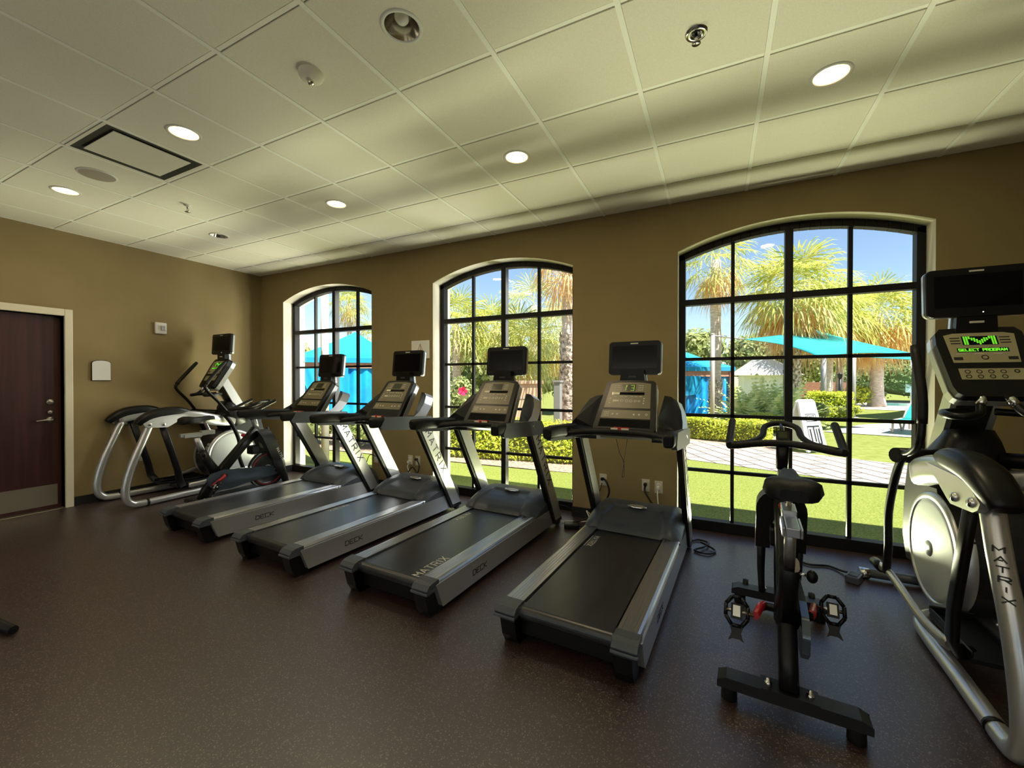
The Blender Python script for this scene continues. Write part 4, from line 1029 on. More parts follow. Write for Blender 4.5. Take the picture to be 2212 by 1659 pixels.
cord('power_cord', [(-0.601, W - 0.011, 0.41), (-0.6, W - 0.07, 0.36), (-0.56, W - 0.1, 0.3), (-0.5, W - 0.12, 0.22), (-0.47, W - 0.14, 0.14), (-0.5, W - 0.16, 0.01)], 0.009, 'black', t4, plug='black')
cord('power_cord', [(-0.485, W - 0.011, 0.39), (-0.49, W - 0.05, 0.34), (-0.48, W - 0.07, 0.24), (-0.46, W - 0.08, 0.01)], 0.006, 'cordwhite', t4, plug='white')
cord('power_cord', [(-0.19, 3.86, 0.012), (-0.14, 3.92, 0.012), (-0.06, 3.88, 0.012), (-0.09, 3.75, 0.02), (-0.16, 3.66, 0.012), (-0.06, 3.63, 0.012), (-0.01, 3.73, 0.012), (-0.12, 3.82, 0.03)], 0.008, 'dark', t4)
cord('power_cord', [(0.58, 3.88, 0.01), (0.53, 3.84, 0.01), (0.62, 3.76, 0.01), (0.74, 3.79, 0.01), (0.80, 3.74, 0.012), (0.84, 3.67, 0.03)], 0.008, 'black', e2)
root = empty('power_adapter', (0.85, 3.60, 0.0), R(-25)); tag(root, 'grey power adapter box on the floor by the front of the right elliptical', 'adapter')
MB().box(-0.04, 0.04, -0.06, 0.06, 0, 0.05, 'grey').build('case', root, 0.01); MB().box(-0.025, 0.025, -0.04, 0.04, 0.05, 0.053, 'black').build('cable_socket', root)
E_ = [(-0.65, 3.02, 0.962), (-0.63, 3.04, 0.86), (-0.605, 3.05, 0.80), (-0.60, 3.05, 0.70), (-0.615, 3.05, 0.685), (-0.61, 3.05, 0.72), (-0.60, 3.05, 0.80), (-0.585, 3.04, 0.88), (-0.575, 3.03, 0.965)]
cord('earphone_lead', E_, 0.0022, 'black', t4)

# ------------------------------------------------------------------ garden outside
GZ = -0.05
def ground(name, poly, z, m, label=None):
    o = MB().add([(x, y, z) for x, y in poly], [tuple(range(len(poly)))], m).build(name)
    return struct(o)
ground('garden_ground', [(-70, WY + WT), (70, WY + WT), (70, 110), (-70, 110)], GZ - 0.012, 'lawn')
ground('near_turf', [(-6.5, WY + WT), (9, WY + WT), (9, 4.72), (2.26, 7.22), (0.98, 7.68), (-0.52, 8.2), (-1.4, 8.55), (-1.9, 6.2), (-4.4, 6.0), (-6.5, 6.0)], GZ, 'turf')
ground('paver_path', [(9, 4.72), (2.26, 7.22), (0.98, 7.68), (-0.52, 8.2), (-4.0, 9.45), (-4.0, 12.1), (-0.74, 10.9), (0.81, 10.27), (2.9, 9.3), (9, 6.6)], GZ + 0.006, 'paver')
ground('mulch_bed', [(-4.0, 12.1), (-0.74, 10.9), (0.81, 10.27), (1.25, 10.15), (2.2, 12.2), (1.8, 13.5), (-4, 13.5)], GZ + 0.003, 'mulch')
ground('mulch_strip', [(-9.5, 6.0), (-1.9, 6.2), (-1.4, 8.55), (-4.0, 9.45), (-9.5, 9.6)], GZ + 0.003, 'mulch')
ground('pool_deck', [(2.7, 14.4), (9.5, 12.6), (14, 16), (9, 19.5), (5.5, 18.6), (4.2, 17.2)], GZ + 0.004, 'concrete')
ground('far_deck', [(5, 27.2), (16, 24), (22, 34), (8, 38)], GZ + 0.004, 'concrete')
ground('pool_surface', [(8.6, 31.5), (16, 28.8), (18, 32.5), (9.4, 35)], GZ + 0.012, 'pool')

rnd = random.Random(7)
def leaf(mb, p, n, L, w, m):
    """one folded leaf blade at p, roughly facing n"""
    n = Vector(n) + Vector((rnd.uniform(-.8, .8), rnd.uniform(-.8, .8), rnd.uniform(-.5, .8)))
    if n.length < 1e-3: n = Vector((0, 0, 1))
    n.normalize()
    t = n.cross(Vector((rnd.uniform(-1, 1), rnd.uniform(-1, 1), rnd.uniform(-1, 1))))
    if t.length < 1e-3: t = Vector((1, 0, 0))
    t.normalize(); b = n.cross(t)
    p = Vector(p)
    mb.add([p - t * L / 2, p - b * w / 2 + n * w * 0.15, p + t * L / 2, p + b * w / 2 + n * w * 0.15], [(0, 1, 2), (0, 2, 3)], m)
def hedge_box(name, label, x0, y0, x1, y1, depth, h, n, L, m, cat='hedge', group=None, z0=GZ):
    """clipped hedge along a line, leaves all over its faces"""
    root = empty(name, ((x0 + x1) / 2, (y0 + y1) / 2, z0)); tag(root, label, cat, group)
    d = Vector((x1 - x0, y1 - y0, 0)); W_ = d.length; ang = math.atan2(d.y, d.x); T = TR(rz=ang)
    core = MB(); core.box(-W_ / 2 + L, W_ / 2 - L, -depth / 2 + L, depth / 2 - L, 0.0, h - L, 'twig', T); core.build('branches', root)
    mb = MB()
    for _ in range(n):
        f = rnd.random(); u = rnd.uniform(-W_ / 2, W_ / 2); v = rnd.uniform(-depth / 2, depth / 2); z = rnd.uniform(0.04, h)
        wob = 0.06 * math.sin(u * 5 + v * 3) * math.sin(z * 6)
        if f < 0.42: p, nn = (u, v, h + wob + rnd.uniform(-L, L * 0.4)), (0, 0, 1)
        elif f < 0.80: p, nn = (u, -depth / 2 + wob + rnd.uniform(-L * .4, L), z), (0, -1, 0.3)
        elif f < 0.87: p, nn = (u, depth / 2 + rnd.uniform(-L, L * .3), z), (0, 1, 0.3)
        elif f < 0.935: p, nn = (-W_ / 2 + rnd.uniform(-L * .3, L), v, z), (-1, 0, 0.3)
        else: p, nn = (W_ / 2 + rnd.uniform(-L, L * .3), v, z), (1, 0, 0.3)
        leaf(mb, T @ Vector(p), T.to_3x3() @ Vector(nn), L * rnd.uniform(.7, 1.4), L * rnd.uniform(.4, .7), m)
    mb.build('foliage', root)
    return root
def bush(name, label, c, rx, ry, h, n, L, m, cat='shrub', group=None, trunk=None, z0=GZ, lumps=5):
    root = empty(name, (c[0], c[1], z0)); tag(root, label, cat, group)
    tz = trunk or 0.0
    lm = [(0, 0, tz + (h - tz) / 2, rx * 0.8, ry * 0.8, (h - tz) / 2 * 0.9)]
    for _ in range(lumps):
        a = rnd.uniform(0, 6.28); q = rnd.uniform(.3, .6)
        lm.append((rx * q * math.cos(a), ry * q * math.sin(a), tz + (h - tz) * rnd.uniform(.35, .7), rx * rnd.uniform(.4, .6), ry * rnd.uniform(.4, .6), (h - tz) * rnd.uniform(.25, .36)))
    core = MB()
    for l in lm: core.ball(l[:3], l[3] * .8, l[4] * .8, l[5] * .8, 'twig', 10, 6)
    if trunk: core.tube([(0, 0, 0), (0.02, 0, trunk * .6), (0, 0, tz + (h - tz) * .4)], [rx * .08, rx * .06, rx * .05], 'bark', 8)
    core.build('branches', root)
    mb = MB()
    for _ in range(n):
        l = lm[rnd.randrange(len(lm))]
        a = rnd.uniform(0, 6.28); z = rnd.uniform(-0.9, 1); q = math.sqrt(max(0, 1 - z * z)); k = rnd.uniform(.82, 1.08)
        nn = (q * math.cos(a), q * math.sin(a), z)
        p = (l[0] + l[3] * nn[0] * k, l[1] + l[4] * nn[1] * k, max(0.03, l[2] + l[5] * nn[2] * k))
        leaf(mb, p, nn, L * rnd.uniform(.6, 1.4), L * rnd.uniform(.35, .7), m)
    mb.build('foliage', root)
    return root
def frond(mb, o, az, el, pet, fan, m, nl=16, droop=0.5, spread=115, w=0.05, mid=None):
    """fan-palm frond: petiole strip then leaflets radiating from its end"""
    d = Vector((math.cos(az) * math.cos(el), math.sin(az) * math.cos(el), math.sin(el)))
    s = Vector((-math.sin(az), math.cos(az), 0)); n = d.cross(s) * -1
    o = Vector(o); hub = o + d * pet + Vector((0, 0, -droop * 0.25 * pet))
    mp = o + d * pet * .5
    pw = s * 0.012 * max(1, fan)
    mb.add([o - pw, o + pw, mp + pw, mp - pw, hub + pw * .7, hub - pw * .7], [(0, 1, 2, 3), (3, 2, 4, 5)], m)
    roll = rnd.uniform(-.4, .4)
    s2 = s * math.cos(roll) + n * math.sin(roll)
    d2 = (d + Vector((0, 0, -droop * .5))).normalized()
    for i in range(nl):
        b = R(-spread + 2 * spread * (i + rnd.uniform(-.2, .2)) / (nl - 1))
        r = fan * (0.72 + 0.28 * math.cos(b * .6)) * rnd.uniform(.85, 1.1)
        v = (d2 * math.cos(b) + s2 * math.sin(b) + n * 0.12 * math.cos(b * 2)).normalized()
        sd = v.cross(n)
        if sd.length < 1e-3: sd = s.copy()
        sd.normalize(); sd *= w * fan * 0.5
        p1 = hub + v * r * .5 + Vector((0, 0, -droop * .10 * r)); p2 = hub + v * r * .82 + Vector((0, 0, -droop * .38 * r)); p3 = hub + v * r + Vector((0, 0, -droop * .75 * r))
        mb.add([hub, p1 - sd, p1 + sd, p2 - sd * .7, p2 + sd * .7, p3], [(0, 1, 2), (1, 3, 4, 2), (3, 5, 4)], m)
def palm(label, base, h, tr, cr, nf=34, nd=14, boots=0.0, m='palm', lean=(0, 0), group='palm trees in the garden', md='palmdead', flare=1.25, elmin=-0.5, nl=16, name='fan_palm'):
    root = empty(name, (base[0], base[1], GZ)); tag(root, label, 'palm tree', group)
    top = Vector((lean[0], lean[1], h))
    tb = MB(); pts = []; rad = []
    N = 14
    for i in range(N + 1):
        t = i / N; pts.append((lean[0] * t * t, lean[1] * t * t, h * t)); rad.append(tr * (1 + (flare - 1) * max(0, 1 - t * 6) ** 1.5) * (1.0 - 0.12 * t) * (1 + (0.05 if i % 2 else -0.03)))
    tb.tube(pts, rad, 'trunk', 14); tr_o = tb.build('trunk', root)
    if boots:
        bt = MB()
        nb = int(boots * h / (tr * 0.55)) * 7
        for k in range(nb):
            z = (k / nb) * boots * h; a = k * 2.4
            q = 1.04 * tr
            c = Vector((q * math.cos(a), q * math.sin(a), z)); out = Vector((math.cos(a), math.sin(a), 0)); sd = Vector((-math.sin(a), math.cos(a), 0))
            w = tr * .36; L = tr * 1.25
            bt.add([c - sd * w, c + sd * w, c + sd * w * .55 + out * tr * .28 + Vector((0, 0, L)), c - sd * w * .55 + out * tr * .28 + Vector((0, 0, L)), c + out * tr * .05 + sd * w * 1.3 + Vector((0, 0, L * .1))], [(0, 1, 2, 3), (1, 4, 2)], 'boots')
        bt.build('leaf_boots', root)
    cm = MB()
    for k in range(nf):
        az = k * 2.39996 + rnd.uniform(-.2, .2); t = (k + .5) / nf
        el = 1.35 + (elmin - 1.35) * t ** 0.85
        frond(cm, top + Vector((0, 0, rnd.uniform(-.1, .12) * cr)), az, el + rnd.uniform(-.1, .1), cr * rnd.uniform(.42, .56), cr * rnd.uniform(.5, .62), m, nl, droop=0.38 + 0.42 * t, w=0.045)
    cm.build('crown', root)
    if nd:
        dm = MB()
        for k in range(nd):
            az = k * 2.39996 + rnd.uniform(-.4, .4); el = rnd.uniform(-1.1, -0.1)
            frond(dm, top + Vector((0, 0, rnd.uniform(-.35, -.02) * cr)), az, el, cr * rnd.uniform(.25, .42), cr * rnd.uniform(.36, .5), md, nl, droop=0.9, spread=85, w=0.045)
        dm.build('dry_fronds', root)
    return root
palm('tall palm with a bare pale trunk at the left side of the rightmost window', (-0.05, 17.8), 6.05, 0.2, 1.75, 30, 16, 0.22)
palm('big full palm with a drooping golden skirt in the centre of the rightmost window', (2.25, 16.6), 4.45, 0.2, 1.95, 60, 44, 0.6)
palm('palm with a clean pinkish trunk behind the yellow bush, seen through the rightmost window', (5.25, 27.1), 5.2, 0.24, 2.5, 50, 34)
palm('palm with a thin grey trunk beside the black garden lamp post', (6.6, 31.1), 5.0, 0.2, 2.2, 40, 24)
palm('thick trunked palm with a golden brown skirt at the right side of the rightmost window', (8.05, 30.0), 5.15, 0.31, 2.8, 56, 60, flare=1.5)
palm('near palm with a patterned trunk at the right edge of the middle window', (-3.02, 9.0), 4.75, 0.15, 1.55, 24, 13, 0.5, elmin=0.15)
palm('bushy green palm at the left edge of the middle window', (-7.3, 10.9), 3.2, 0.14, 1.3, 50, 2, m='palm')
palm('green palm with a reddish trunk left of the centre of the middle window', (-6.4, 11.7), 3.05, 0.15, 1.3, 50, 4)
palm('bright low fan palm in the middle of the middle window', (-4.72, 10.1), 2.35, 0.13, 1.3, 44, 6, elmin=-0.9)
palm('pale green drooping palm behind the near trunk in the middle window', (-4.15, 11.9), 3.0, 0.14, 1.4, 44, 10, m='palmpale', elmin=-0.9)
palm('broad leaved palm showing between the dry fronds at the top of the middle window', (-5.6, 13.0), 4.0, 0.14, 1.5, 26, 0, m='palmpale')
palm('small round headed palm far off in the leftmost window', (-17.4, 15.9), 5.5, 0.13, 1.25, 44, 10)
palm('palm crown peeking over the big blue cabana in the leftmost window', (-17.2, 17.6), 3.9, 0.14, 1.5, 34, 6)

# hedges and shrubs
hedge_box('clipped_hedge', 'bright clipped hedge right outside the middle window', -5.0, 6.75, -1.95, 7.25, 0.8, 0.66, 7500, 0.055, 'hedge')
hedge_box('clipped_hedge', 'low clipped hedge along the path behind the foreground bike', -2.6, 12.2, 1.05, 10.9, 0.6, 0.5, 6500, 0.06, 'hedge')
hedge_box('clipped_hedge', 'square clipped hedge below the brown fence in the rightmost window', 3.35, 20.6, 4.75, 20.3, 0.8, 0.95, 2200, 0.10, 'hedge')
bush('round_bush', 'round yellow-green bush just right of the white sandwich board', (2.95, 17.2), 0.75, 0.6, 0.85, 2600, 0.085, 'hedge')
bush('round_bush', 'small green bush at the foot of the pink trunked palm', (4.3, 20.2), 0.65, 0.5, 0.65, 1200, 0.09, 'hedge')
bush('round_bush', 'yellow-green spreading shrub under the ferns, left of the sandwich board', (1.5, 13.5), 0.8, 0.45, 0.55, 2600, 0.085, 'hedge')
bush('shrub', 'variegated shrub below the leftmost window, at its left', (-8.3, 6.5), 0.85, 0.7, 0.75, 2200, 0.07, 'hedgedark')
bush('shrub', 'variegated shrub below the leftmost window, at its right', (-6.9, 6.75), 0.85, 0.7, 0.72, 2200, 0.07, 'hedgedark')
bush('shrub', 'dark leafy shrub at the lower left of the middle window', (-5.55, 6.9), 0.6, 0.5, 0.8, 1400, 0.07, 'hedgedark')
hib = bush('hibiscus_bush', 'green bush with pink red flowers in the middle window', (-5.45, 8.6), 0.75, 0.5, 1.5, 2000, 0.09, 'hedgedark')
for fx, fy, fz in ((-0.42, -0.38, 1.33), (0.16, -0.46, 1.20)):
    mb = MB(); c = Vector((fx, fy, fz))
    for q in range(5):
        a = 2 * math.pi * q / 5; T = Matrix.Translation(c) @ frame((0, 0, 0), (0.84, 0.54, 0), (0.1, -0.1, 1)) @ Matrix.Rotation(a, 4, 'Z')
        mb.add([(0, 0, 0), (0.05, -0.05, 0.02), (0.11, -0.03, 0.035), (0.11, 0.03, 0.035), (0.05, 0.05, 0.02)], [(0, 1, 2, 3, 4)], 'flower', T)
    mb.tube([c, c + Vector((0.02, -0.1, 0.02))], 0.008, 'flower', 6)
    mb.build('flower', hib)
fern = empty('fern_clump', (1.28, 14.6, GZ)); tag(fern, 'big spiky fern clump behind the path, between the cabana and the sandwich board', 'fern')
mb = MB()
for k in range(170):
    az = rnd.uniform(0, 6.28); el = rnd.uniform(0.45, 1.45); L = rnd.uniform(1.1, 2.1)
    o_ = Vector((rnd.uniform(-.75, .75), rnd.uniform(-.4, .4), 0.02)); d = Vector((math.cos(az) * math.cos(el), math.sin(az) * math.cos(el), math.sin(el))); s_ = Vector((-math.sin(az), math.cos(az), 0))
    pp = [o_ + d * L * t + Vector((0, 0, -0.55 * L * t * t * math.cos(el))) for t in (0, .25, .5, .75, 1)]
    for i in range(4):
        for t in (0, .33, .66):
            c = pp[i].lerp(pp[i + 1], t); l_ = 0.34 * (1 - (i + t) / 4.6)
            for sg in (-1, 1):
                e_ = c + s_ * sg * l_ + d * l_ * .7 + Vector((0, 0, -0.04)); mb.add([c, c + d * 0.075, e_], [(0, 1, 2)], 'fern')
mb.v = [(x, y, max(z, 0.01)) for x, y, z in mb.v]
mb.build('fronds', fern)

# trees and thickets that close the view
for lb, c, rx, h, tk, m, n, L in (
    ('loose yellow-green tree at the left of the leftmost window', (-21.5, 15.0), 2.0, 4.1, 1.2, 'tree', 1800, 0.28),
    ('green tree above the blue cabana at the left edge of the rightmost window', (-1.9, 30.0), 2.6, 4.9, 1.2, 'tree', 2200, 0.34),
    ('leafy tree behind the shade sail cable in the rightmost window', (2.7, 31.0), 3.0, 4.4, 1.0, 'tree', 2400, 0.34),
    ('dark small leaved tree at the right edge of the rightmost window', (13.6, 38.0), 3.0, 5.6, 1.5, 'treedeep', 2200, 0.4),
    ('rounded distant tree left of the pink trunked palm', (9.2, 52.0), 3.6, 4.4, 1.0, 'tree', 1800, 0.5),
    ('rounded distant tree right of the pink trunked palm', (13.4, 56.0), 3.6, 4.9, 1.0, 'tree', 1800, 0.5),
    ('dense tree filling the background left of the middle window', (-13.5, 18.5), 3.0, 4.2, 0.6, 'treedeep', 2000, 0.34),
    ('dense tree filling the background of the middle window', (-8.8, 16.2), 2.6, 3.5, 0.5, 'tree', 2200, 0.3),
    ('dense tree filling the background right in the middle window', (-5.6, 17.5), 2.6, 3.6, 0.5, 'treedeep', 2200, 0.3)):
    bush('leafy_tree', lb, c, rx, rx * .8, h, n, L, m, 'tree', 'background trees', tk, lumps=7)
for lb, c, rx, h, m in (
    ('tall dense shrub behind the pool at the right of the rightmost window', (11.4, 36.4), 3.0, 3.0, 'treedeep'),
    ('dense green shrub left of the thick palm trunk by the pool', (8.6, 38.5), 1.6, 2.3, 'treedeep'),
    ('yellowish shrub at the foot of the grey sail post', (7.1, 29.6), 0.9, 1.3, 'hedge')):
    bush('thicket', lb, c, rx, rx * .6, h, 2200 if rx > 1 else 900, 0.2, m)

# blue cabanas
def cabana(label, c, rz, hw, zb, ze, zp, open_front=True):
    root = empty('cabana', (c[0], c[1], GZ), rz); tag(root, label, 'cabana', 'blue pool cabanas')
    for sx in (-1, 1):
        for sy in (-1, 1):
            MB().box(sx * hw - 0.09, sx * hw + 0.09, sy * hw - 0.09, sy * hw + 0.09, 0, ze, 'redwood').build('post', root, 0.01)
    mb = MB()
    for s in (-1, 1):
        mb.box(-hw, hw, s * hw - 0.05, s * hw + 0.05, zb, ze, 'redwood'); mb.box(s * hw - 0.05, s * hw + 0.05, -hw, hw, zb, ze, 'redwood')
    mb.build('top_beam', root)
    mb = MB(); e = hw + 0.12; rings = []
    for t in (0, .25, .5, .75, 1):
        k = e * (1 - t); z = ze + 0.06 + (zp - ze - 0.06) * (t ** 1.15)
        k = max(k, 0.03)
        ring = []
        for (ax, ay), (bx, by) in (((-1, -1), (1, -1)), ((1, -1), (1, 1)), ((1, 1), (-1, 1)), ((-1, 1), (-1, -1))):
            for q in (0, .25, .5, .75):
                x, y = ax + (bx - ax) * q, ay + (by - ay) * q
                ring.append((x * k, y * k, z - 0.10 * (1 - t) * math.sin(math.pi * q) * (0 if t == 0 else 1)))
        rings.append(ring)
    rings.insert(0, [(x, y, ze - 0.10) for x, y, z in rings[0]])
    mb.loft(rings, 'cabroof', None, True, True, False); mb.build('canopy_roof', root)
    for a in range(4):
        T = TR(rz=R(90 * a)); mb = MB(); N = 40; top = []; bot = []
        for i in range(N + 1):
            u = -hw + 0.1 + (2 * hw - 0.2) * i / N
            top.append((u, -hw + 0.02 + 0.035 * math.sin(i * 1.3), zb)); bot.append((u, -hw + 0.06 * math.sin(i * 1.3 + .5), 0.01))
        vs = top + bot
        mb.add(vs, [(i, i + 1, N + 2 + i, N + 1 + i) for i in range(N)], 'cab', T, True)
        q = len(vs)
        mb.build('curtain', root)
        # tied-back second curtain hanging at one side of each bay
        mb = MB(); top = []; midp = []; bot = []
        for i in range(13):
            u = i / 12; top.append((-hw + 0.12 + 0.95 * u * hw, -hw - 0.09 + 0.03 * math.sin(i * 2), zb + .02)); midp.append((-hw + 0.12 + hw * (0.25 + .7 * u), -hw - 0.12 + 0.04 * math.sin(i * 2), zb * .55 - 0.25 * (1 - u) * zb * .3)); 
        mb.add(top + midp, [(i, i + 1, 14 + i, 13 + i) for i in range(12)], 'cabroof', T, True); mb.build('side_curtain', root)
    return root
cabana('large blue canvas cabana filling the leftmost window', (-12.1, 11.35), R(38), 1.65, 1.86, 2.14, 3.25)
cabana('blue curtained cabana at the left edge of the rightmost window', (-1.25, 20.3), R(24), 1.35, 1.62, 1.95, 2.72)

# shade sails
def sail(label, A, B, Cc, D, m='teal'):
    A, B, Cc, D = map(Vector, (A, B, Cc, D))
    root = empty('shade_sail', tuple(A)); tag(root, label, 'shade sail', 'teal shade sails')
    N = 16; vs = []; fs = []
    for i in range(N + 1):
        for j in range(N + 1):
            u, v = i / N, j / N
            # pull edges inward
            uu = u + 0.10 * math.sin(math.pi * v) * (0.5 - u) * 2 * (1 if abs(u - .5) > 0 else 0); vv = v + 0.10 * math.sin(math.pi * u) * (0.5 - v) * 2
            p = A * (1 - uu) * (1 - vv) + B * uu * (1 - vv) + Cc * uu * vv + D * (1 - uu) * vv
            vs.append(p - A)
    for i in range(N):
        for j in range(N):
            a = i * (N + 1) + j; fs.append((a, a + 1, a + N + 2, a + N + 1))
    mb = MB(); mb.add(vs, fs, m, None, True); o = mb.build('canvas', root)
    sd = o.modifiers.new('thickness', 'SOLIDIFY'); sd.thickness = 0.012
    return root
A = (0.64, 12.7, 2.50); B = (3.1, 19.6, 3.5); CC = (5.3, 15.8, 2.1); DD = (2.0, 11.4, 1.95)
sl = sail('teal shade sail stretched across the rightmost window', A, B, CC, DD)
mb = MB(); mb.tube([(-0.1 - A[0], 11.6 - A[1], 2.52 - A[2]), (0, 0, 0)], 0.02, 'post', 6); mb.tube([(0.1 - A[0], 11.8 - A[1], 2.515 - A[2]), (0.2 - A[0], 11.95 - A[1], 2.507 - A[2])], 0.035, 'chrome', 6); mb.build('tension_cable', sl)
sail('darker teal shade sail hanging low behind the first, at the right window edge', (5.0, 20.4, 2.30), (9.5, 26.0, 2.55), (12.0, 22.0, 2.0), (6.8, 19.3, 2.0))
def pole(name, label, c, h, r, m, cat='post', cap=None):
    root = empty(name, (c[0], c[1], GZ)); tag(root, label, cat)
    MB().tube([(0, 0, 0), (0, 0, h * .5), (0, 0, h)], r, m, 14).build('shaft', root)
    MB().lathe([(0.001, 0.02), (r * 1.9, 0.02), (r * 2, 0.0)], m, 16).build('base_plate', root)
    if cap == 'lamp':
        MB().lathe([(r * 1.2, h), (0.09, h + 0.05), (0.09, h + 0.16), (0.11, h + 0.17), (0.03, h + 0.24), (0.001, h + 0.25)], 'dark', 14).build('lantern', root)
    elif cap: MB().ball((0, 0, h), r * 1.1, r * 1.1, r * .6, m).build('post_cap', root)
    return root
pole('sail_post', 'slim taupe post in front of the left palm, holding the sail cable', (-0.1, 11.6), 2.6, 0.05, 'taupe', cap='x')
pole('sail_post', 'grey steel post just right of a muntin bar, under the shade sail', (4.78, 20.5), 2.42, 0.09, 'post', cap='x')
pole('sail_post', 'grey steel post beside the pink trunked palm', (4.75, 25.4), 2.7, 0.12, 'post', cap='x')
pole('garden_lamp', 'black garden lamp post beside the grey palm trunk', (4.9, 23.0), 1.55, 0.05, 'dark', 'lamp', 'lamp')
pole('round_column', 'pale round column outside the leftmost window', (-5.96, 4.92), 3.75, 0.062, 'stucco', 'column', 'x')
sg = pole('pool_rule_post', 'thin white post with a white sign by the pool', (11.1, 35.0), 2.9, 0.05, 'white', 'sign post')
MB().box(-0.3, 0.3, -0.06, -0.05, 0.7, 1.5, 'white').build('sign_board', sg)

# sandwich board
root = empty('sandwich_board', (1.62, 10.3, GZ), R(46)); tag(root, 'white plastic sandwich board with black lettering on the lawn', 'sandwich board')
for s in (1, -1):
    T = TR((0, -0.25 * s, 0.02), R(-13.5 * s)) if s > 0 else TR((0, 0.25, 0.02), R(13.5))
    mb = MB(); mb.prism([(-0.29, 0.05), (-0.29, 0.0), (-0.22, 0.0), (-0.2, 0.05), (0.2, 0.05), (0.22, 0.0), (0.29, 0.0), (0.29, 0.05), (0.24, 1.02), (0.18, 1.06), (-0.18, 1.06), (-0.24, 1.02)], -0.02, 0.02, 'white', 'y', T)
    pan = mb.build('board', root, 0.012)
    if s > 0:
        k = MB(); k.box(-0.16, 0.19, -0.0222, -0.0212, 0.14, 0.52, 'ink', T); k.box(-0.12, 0.15, -0.0222, -0.0212, 0.60, 0.615, 'ink', T); k.box(-0.12, 0.15, -0.0222, -0.0212, 0.745, 0.76, 'ink', T); k.box(-0.135, -0.12, -0.0222, -0.0212, 0.60, 0.76, 'ink', T); k.box(0.15, 0.165, -0.0222, -0.0212, 0.60, 0.76, 'ink', T)
        T2 = T @ frame((-0.13, -0.0225, 0.18), (1, 0, 0), (0, 0, 1))
        letters(k, 'OUT', 'white', T2, 0.29, 0.075, 0.03, 0.03, 0.002)
        letters(k, 'EXIT', 'ink', T @ frame((-0.09, -0.022, 0.635), (1, 0, 0), (0, 0, 1)), 0.09, 0.05, 0.012, 0.012, 0.002)
        k.build('sign_lettering', pan)
# sun lounger
root = empty('sun_lounger', (4.95, 15.3, GZ), R(62)); tag(root, 'teal sling sun lounger with a raised back on the pool deck', 'sun lounger')
mb = MB()
for s in (-1, 1):
    mb.tube([(-0.95, s * 0.3, 0.36), (1.0, s * 0.3, 0.36)], 0.028, 'taupe', 8)
    mb.tube([(0.05, s * 0.27, 0.37), (0.55, s * 0.27, 0.66), (0.72, s * 0.25, 0.72)], 0.024, 'taupe', 8)
for x in (-0.95, 0.1, 1.0): mb.tube([(x, -0.3, 0.36), (x, 0.3, 0.36)], 0.025, 'taupe', 8)
mb.tube([(0.72, -0.25, 0.72), (0.72, 0.25, 0.72)], 0.024, 'taupe', 8)
mb.build('frame', root)
for s in (-1, 1):
    MB().tube([(-0.85, s * 0.3, 0.36), (-0.88, s * 0.3, 0.0)], 0.025, 'taupe', 8).build('leg', root)
    MB().tube([(-0.25, s * 0.3, 0.36), (0.1, s * 0.3, 0.0)], 0.025, 'taupe', 8).build('leg', root)
    MB().tube([(0.5, s * 0.3, 0.36), (0.15, s * 0.3, 0.0)], 0.025, 'taupe', 8).build('leg', root)
    MB().tube([(0.9, s * 0.3, 0.36), (0.95, s * 0.3, 0.0)], 0.025, 'taupe', 8).build('leg', root)
mb = MB(); mb.box(-0.93, 0.05, -0.27, 0.27, 0.36, 0.372, 'lounge'); mb.build('seat_sling', root)
mb = MB(); mb.prism([(0.06, 0.375), (0.70, 0.715), (0.695, 0.727), (0.055, 0.387)], -0.24, 0.24, 'lounge', 'y'); mb.build('back_sling', root)

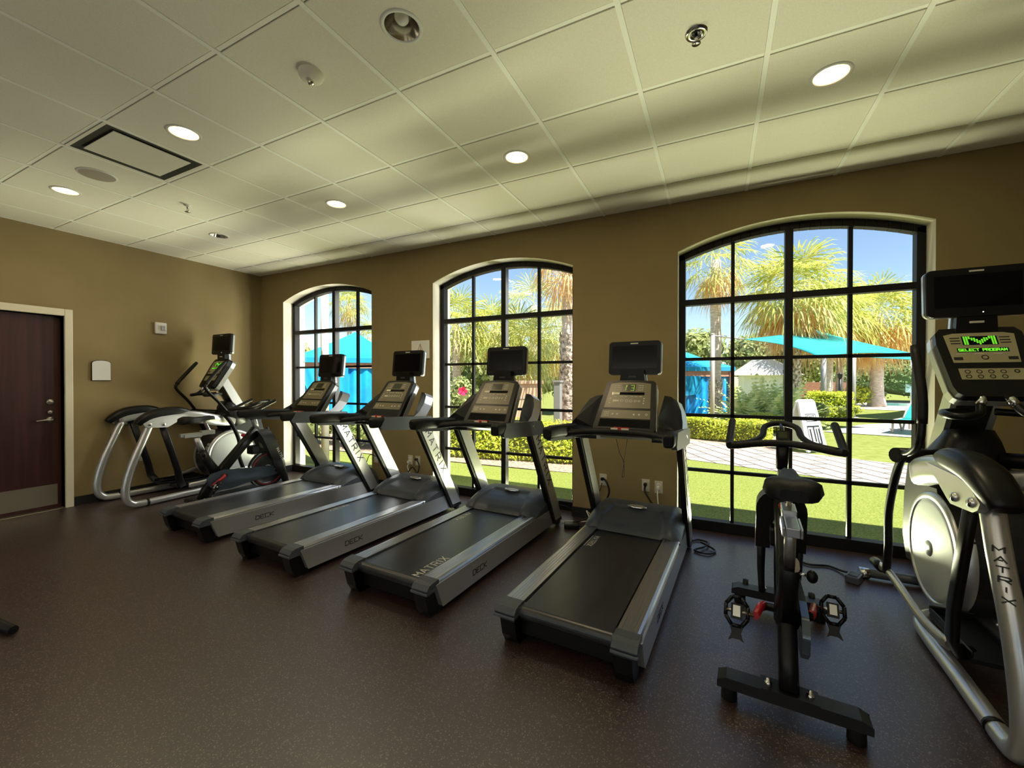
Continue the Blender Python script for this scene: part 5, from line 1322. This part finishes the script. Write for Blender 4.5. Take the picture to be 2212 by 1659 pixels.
# utility kiosk, meter post, fence, far buildings
root = empty('utility_kiosk', (-4.0, 8.95, GZ), R(24)); tag(root, 'tan stucco utility kiosk in the middle window', 'kiosk')
MB().box(-0.32, 0.32, -0.25, 0.25, 0, 1.36, 'tanwall').build('body', root, 0.01); MB().box(-0.36, 0.36, -0.29, 0.29, 1.36, 1.44, 'tanwall').build('cap', root, 0.01); MB().box(-0.33, 0.33, -0.262, -0.25, 1.02, 1.05, 'taupe').build('band', root)
root = empty('meter_post', (-2.92, 8.05, GZ)); tag(root, 'slim grey square post beside the kiosk in the middle window', 'post')
MB().box(-0.07, 0.07, -0.07, 0.07, 0, 1.4, 'post').build('shaft', root, 0.008); MB().box(-0.085, 0.085, -0.085, 0.085, 1.4, 1.44, 'post').build('cap', root, 0.006)
root = empty('boundary_fence', (7.6, 36.5, GZ), R(-10)); tag(root, 'low brown boundary fence in the distance behind the square hedge', 'fence')
MB().box(-2.0, 0.9, -0.05, 0.05, 0.55, 1.35, 'redwood').build('panel', root)
for x in (-2.0, -0.55, 0.9): MB().box(x - 0.12, x + 0.12, -0.12, 0.12, 0, 1.5, 'redwood').build('fence_post', root)
def house(name, label, c, rz, w, d, h, rh, wall='stucco'):
    root = empty(name, (c[0], c[1], GZ), rz); tag(root, label, 'house')
    MB().box(-w / 2, w / 2, -d / 2, d / 2, 0, h, wall).build('walls', root)
    mb = MB(); e = 0.5; mb.add([(-w / 2 - e, -d / 2 - e, h), (w / 2 + e, -d / 2 - e, h), (w / 2 + e, d / 2 + e, h), (-w / 2 - e, d / 2 + e, h), (-w / 4, 0, h + rh), (w / 4, 0, h + rh)], [(0, 1, 5, 4), (1, 2, 5), (2, 3, 4, 5), (3, 0, 4), (3, 2, 1, 0)], 'roof' if wall != 'white' else 'stucco'); mb.build('roof', root)
    for x in ((-w * .3, 0, w * .3) if wall != 'white' else ()):
        f = MB().box(x - 0.5, x + 0.5, -d / 2 - 0.05, -d / 2, h * .45, h * .8, 'dark').build('window', root); MB().box(x - 0.42, x + 0.42, -d / 2 - 0.06, -d / 2 - 0.05, h * .48, h * .77, 'screen').build('pane', f)
    return root
house('villa', 'pale villa with a clay tile roof far off in the rightmost window', (17.2, 66.0), R(-14), 6.0, 8, 3.0, 1.3)
house('pavilion', 'pale pavilion with a pyramid roof behind the fern clump', (2.35, 27.5), R(5), 2.2, 2.2, 1.75, 0.9, 'white')
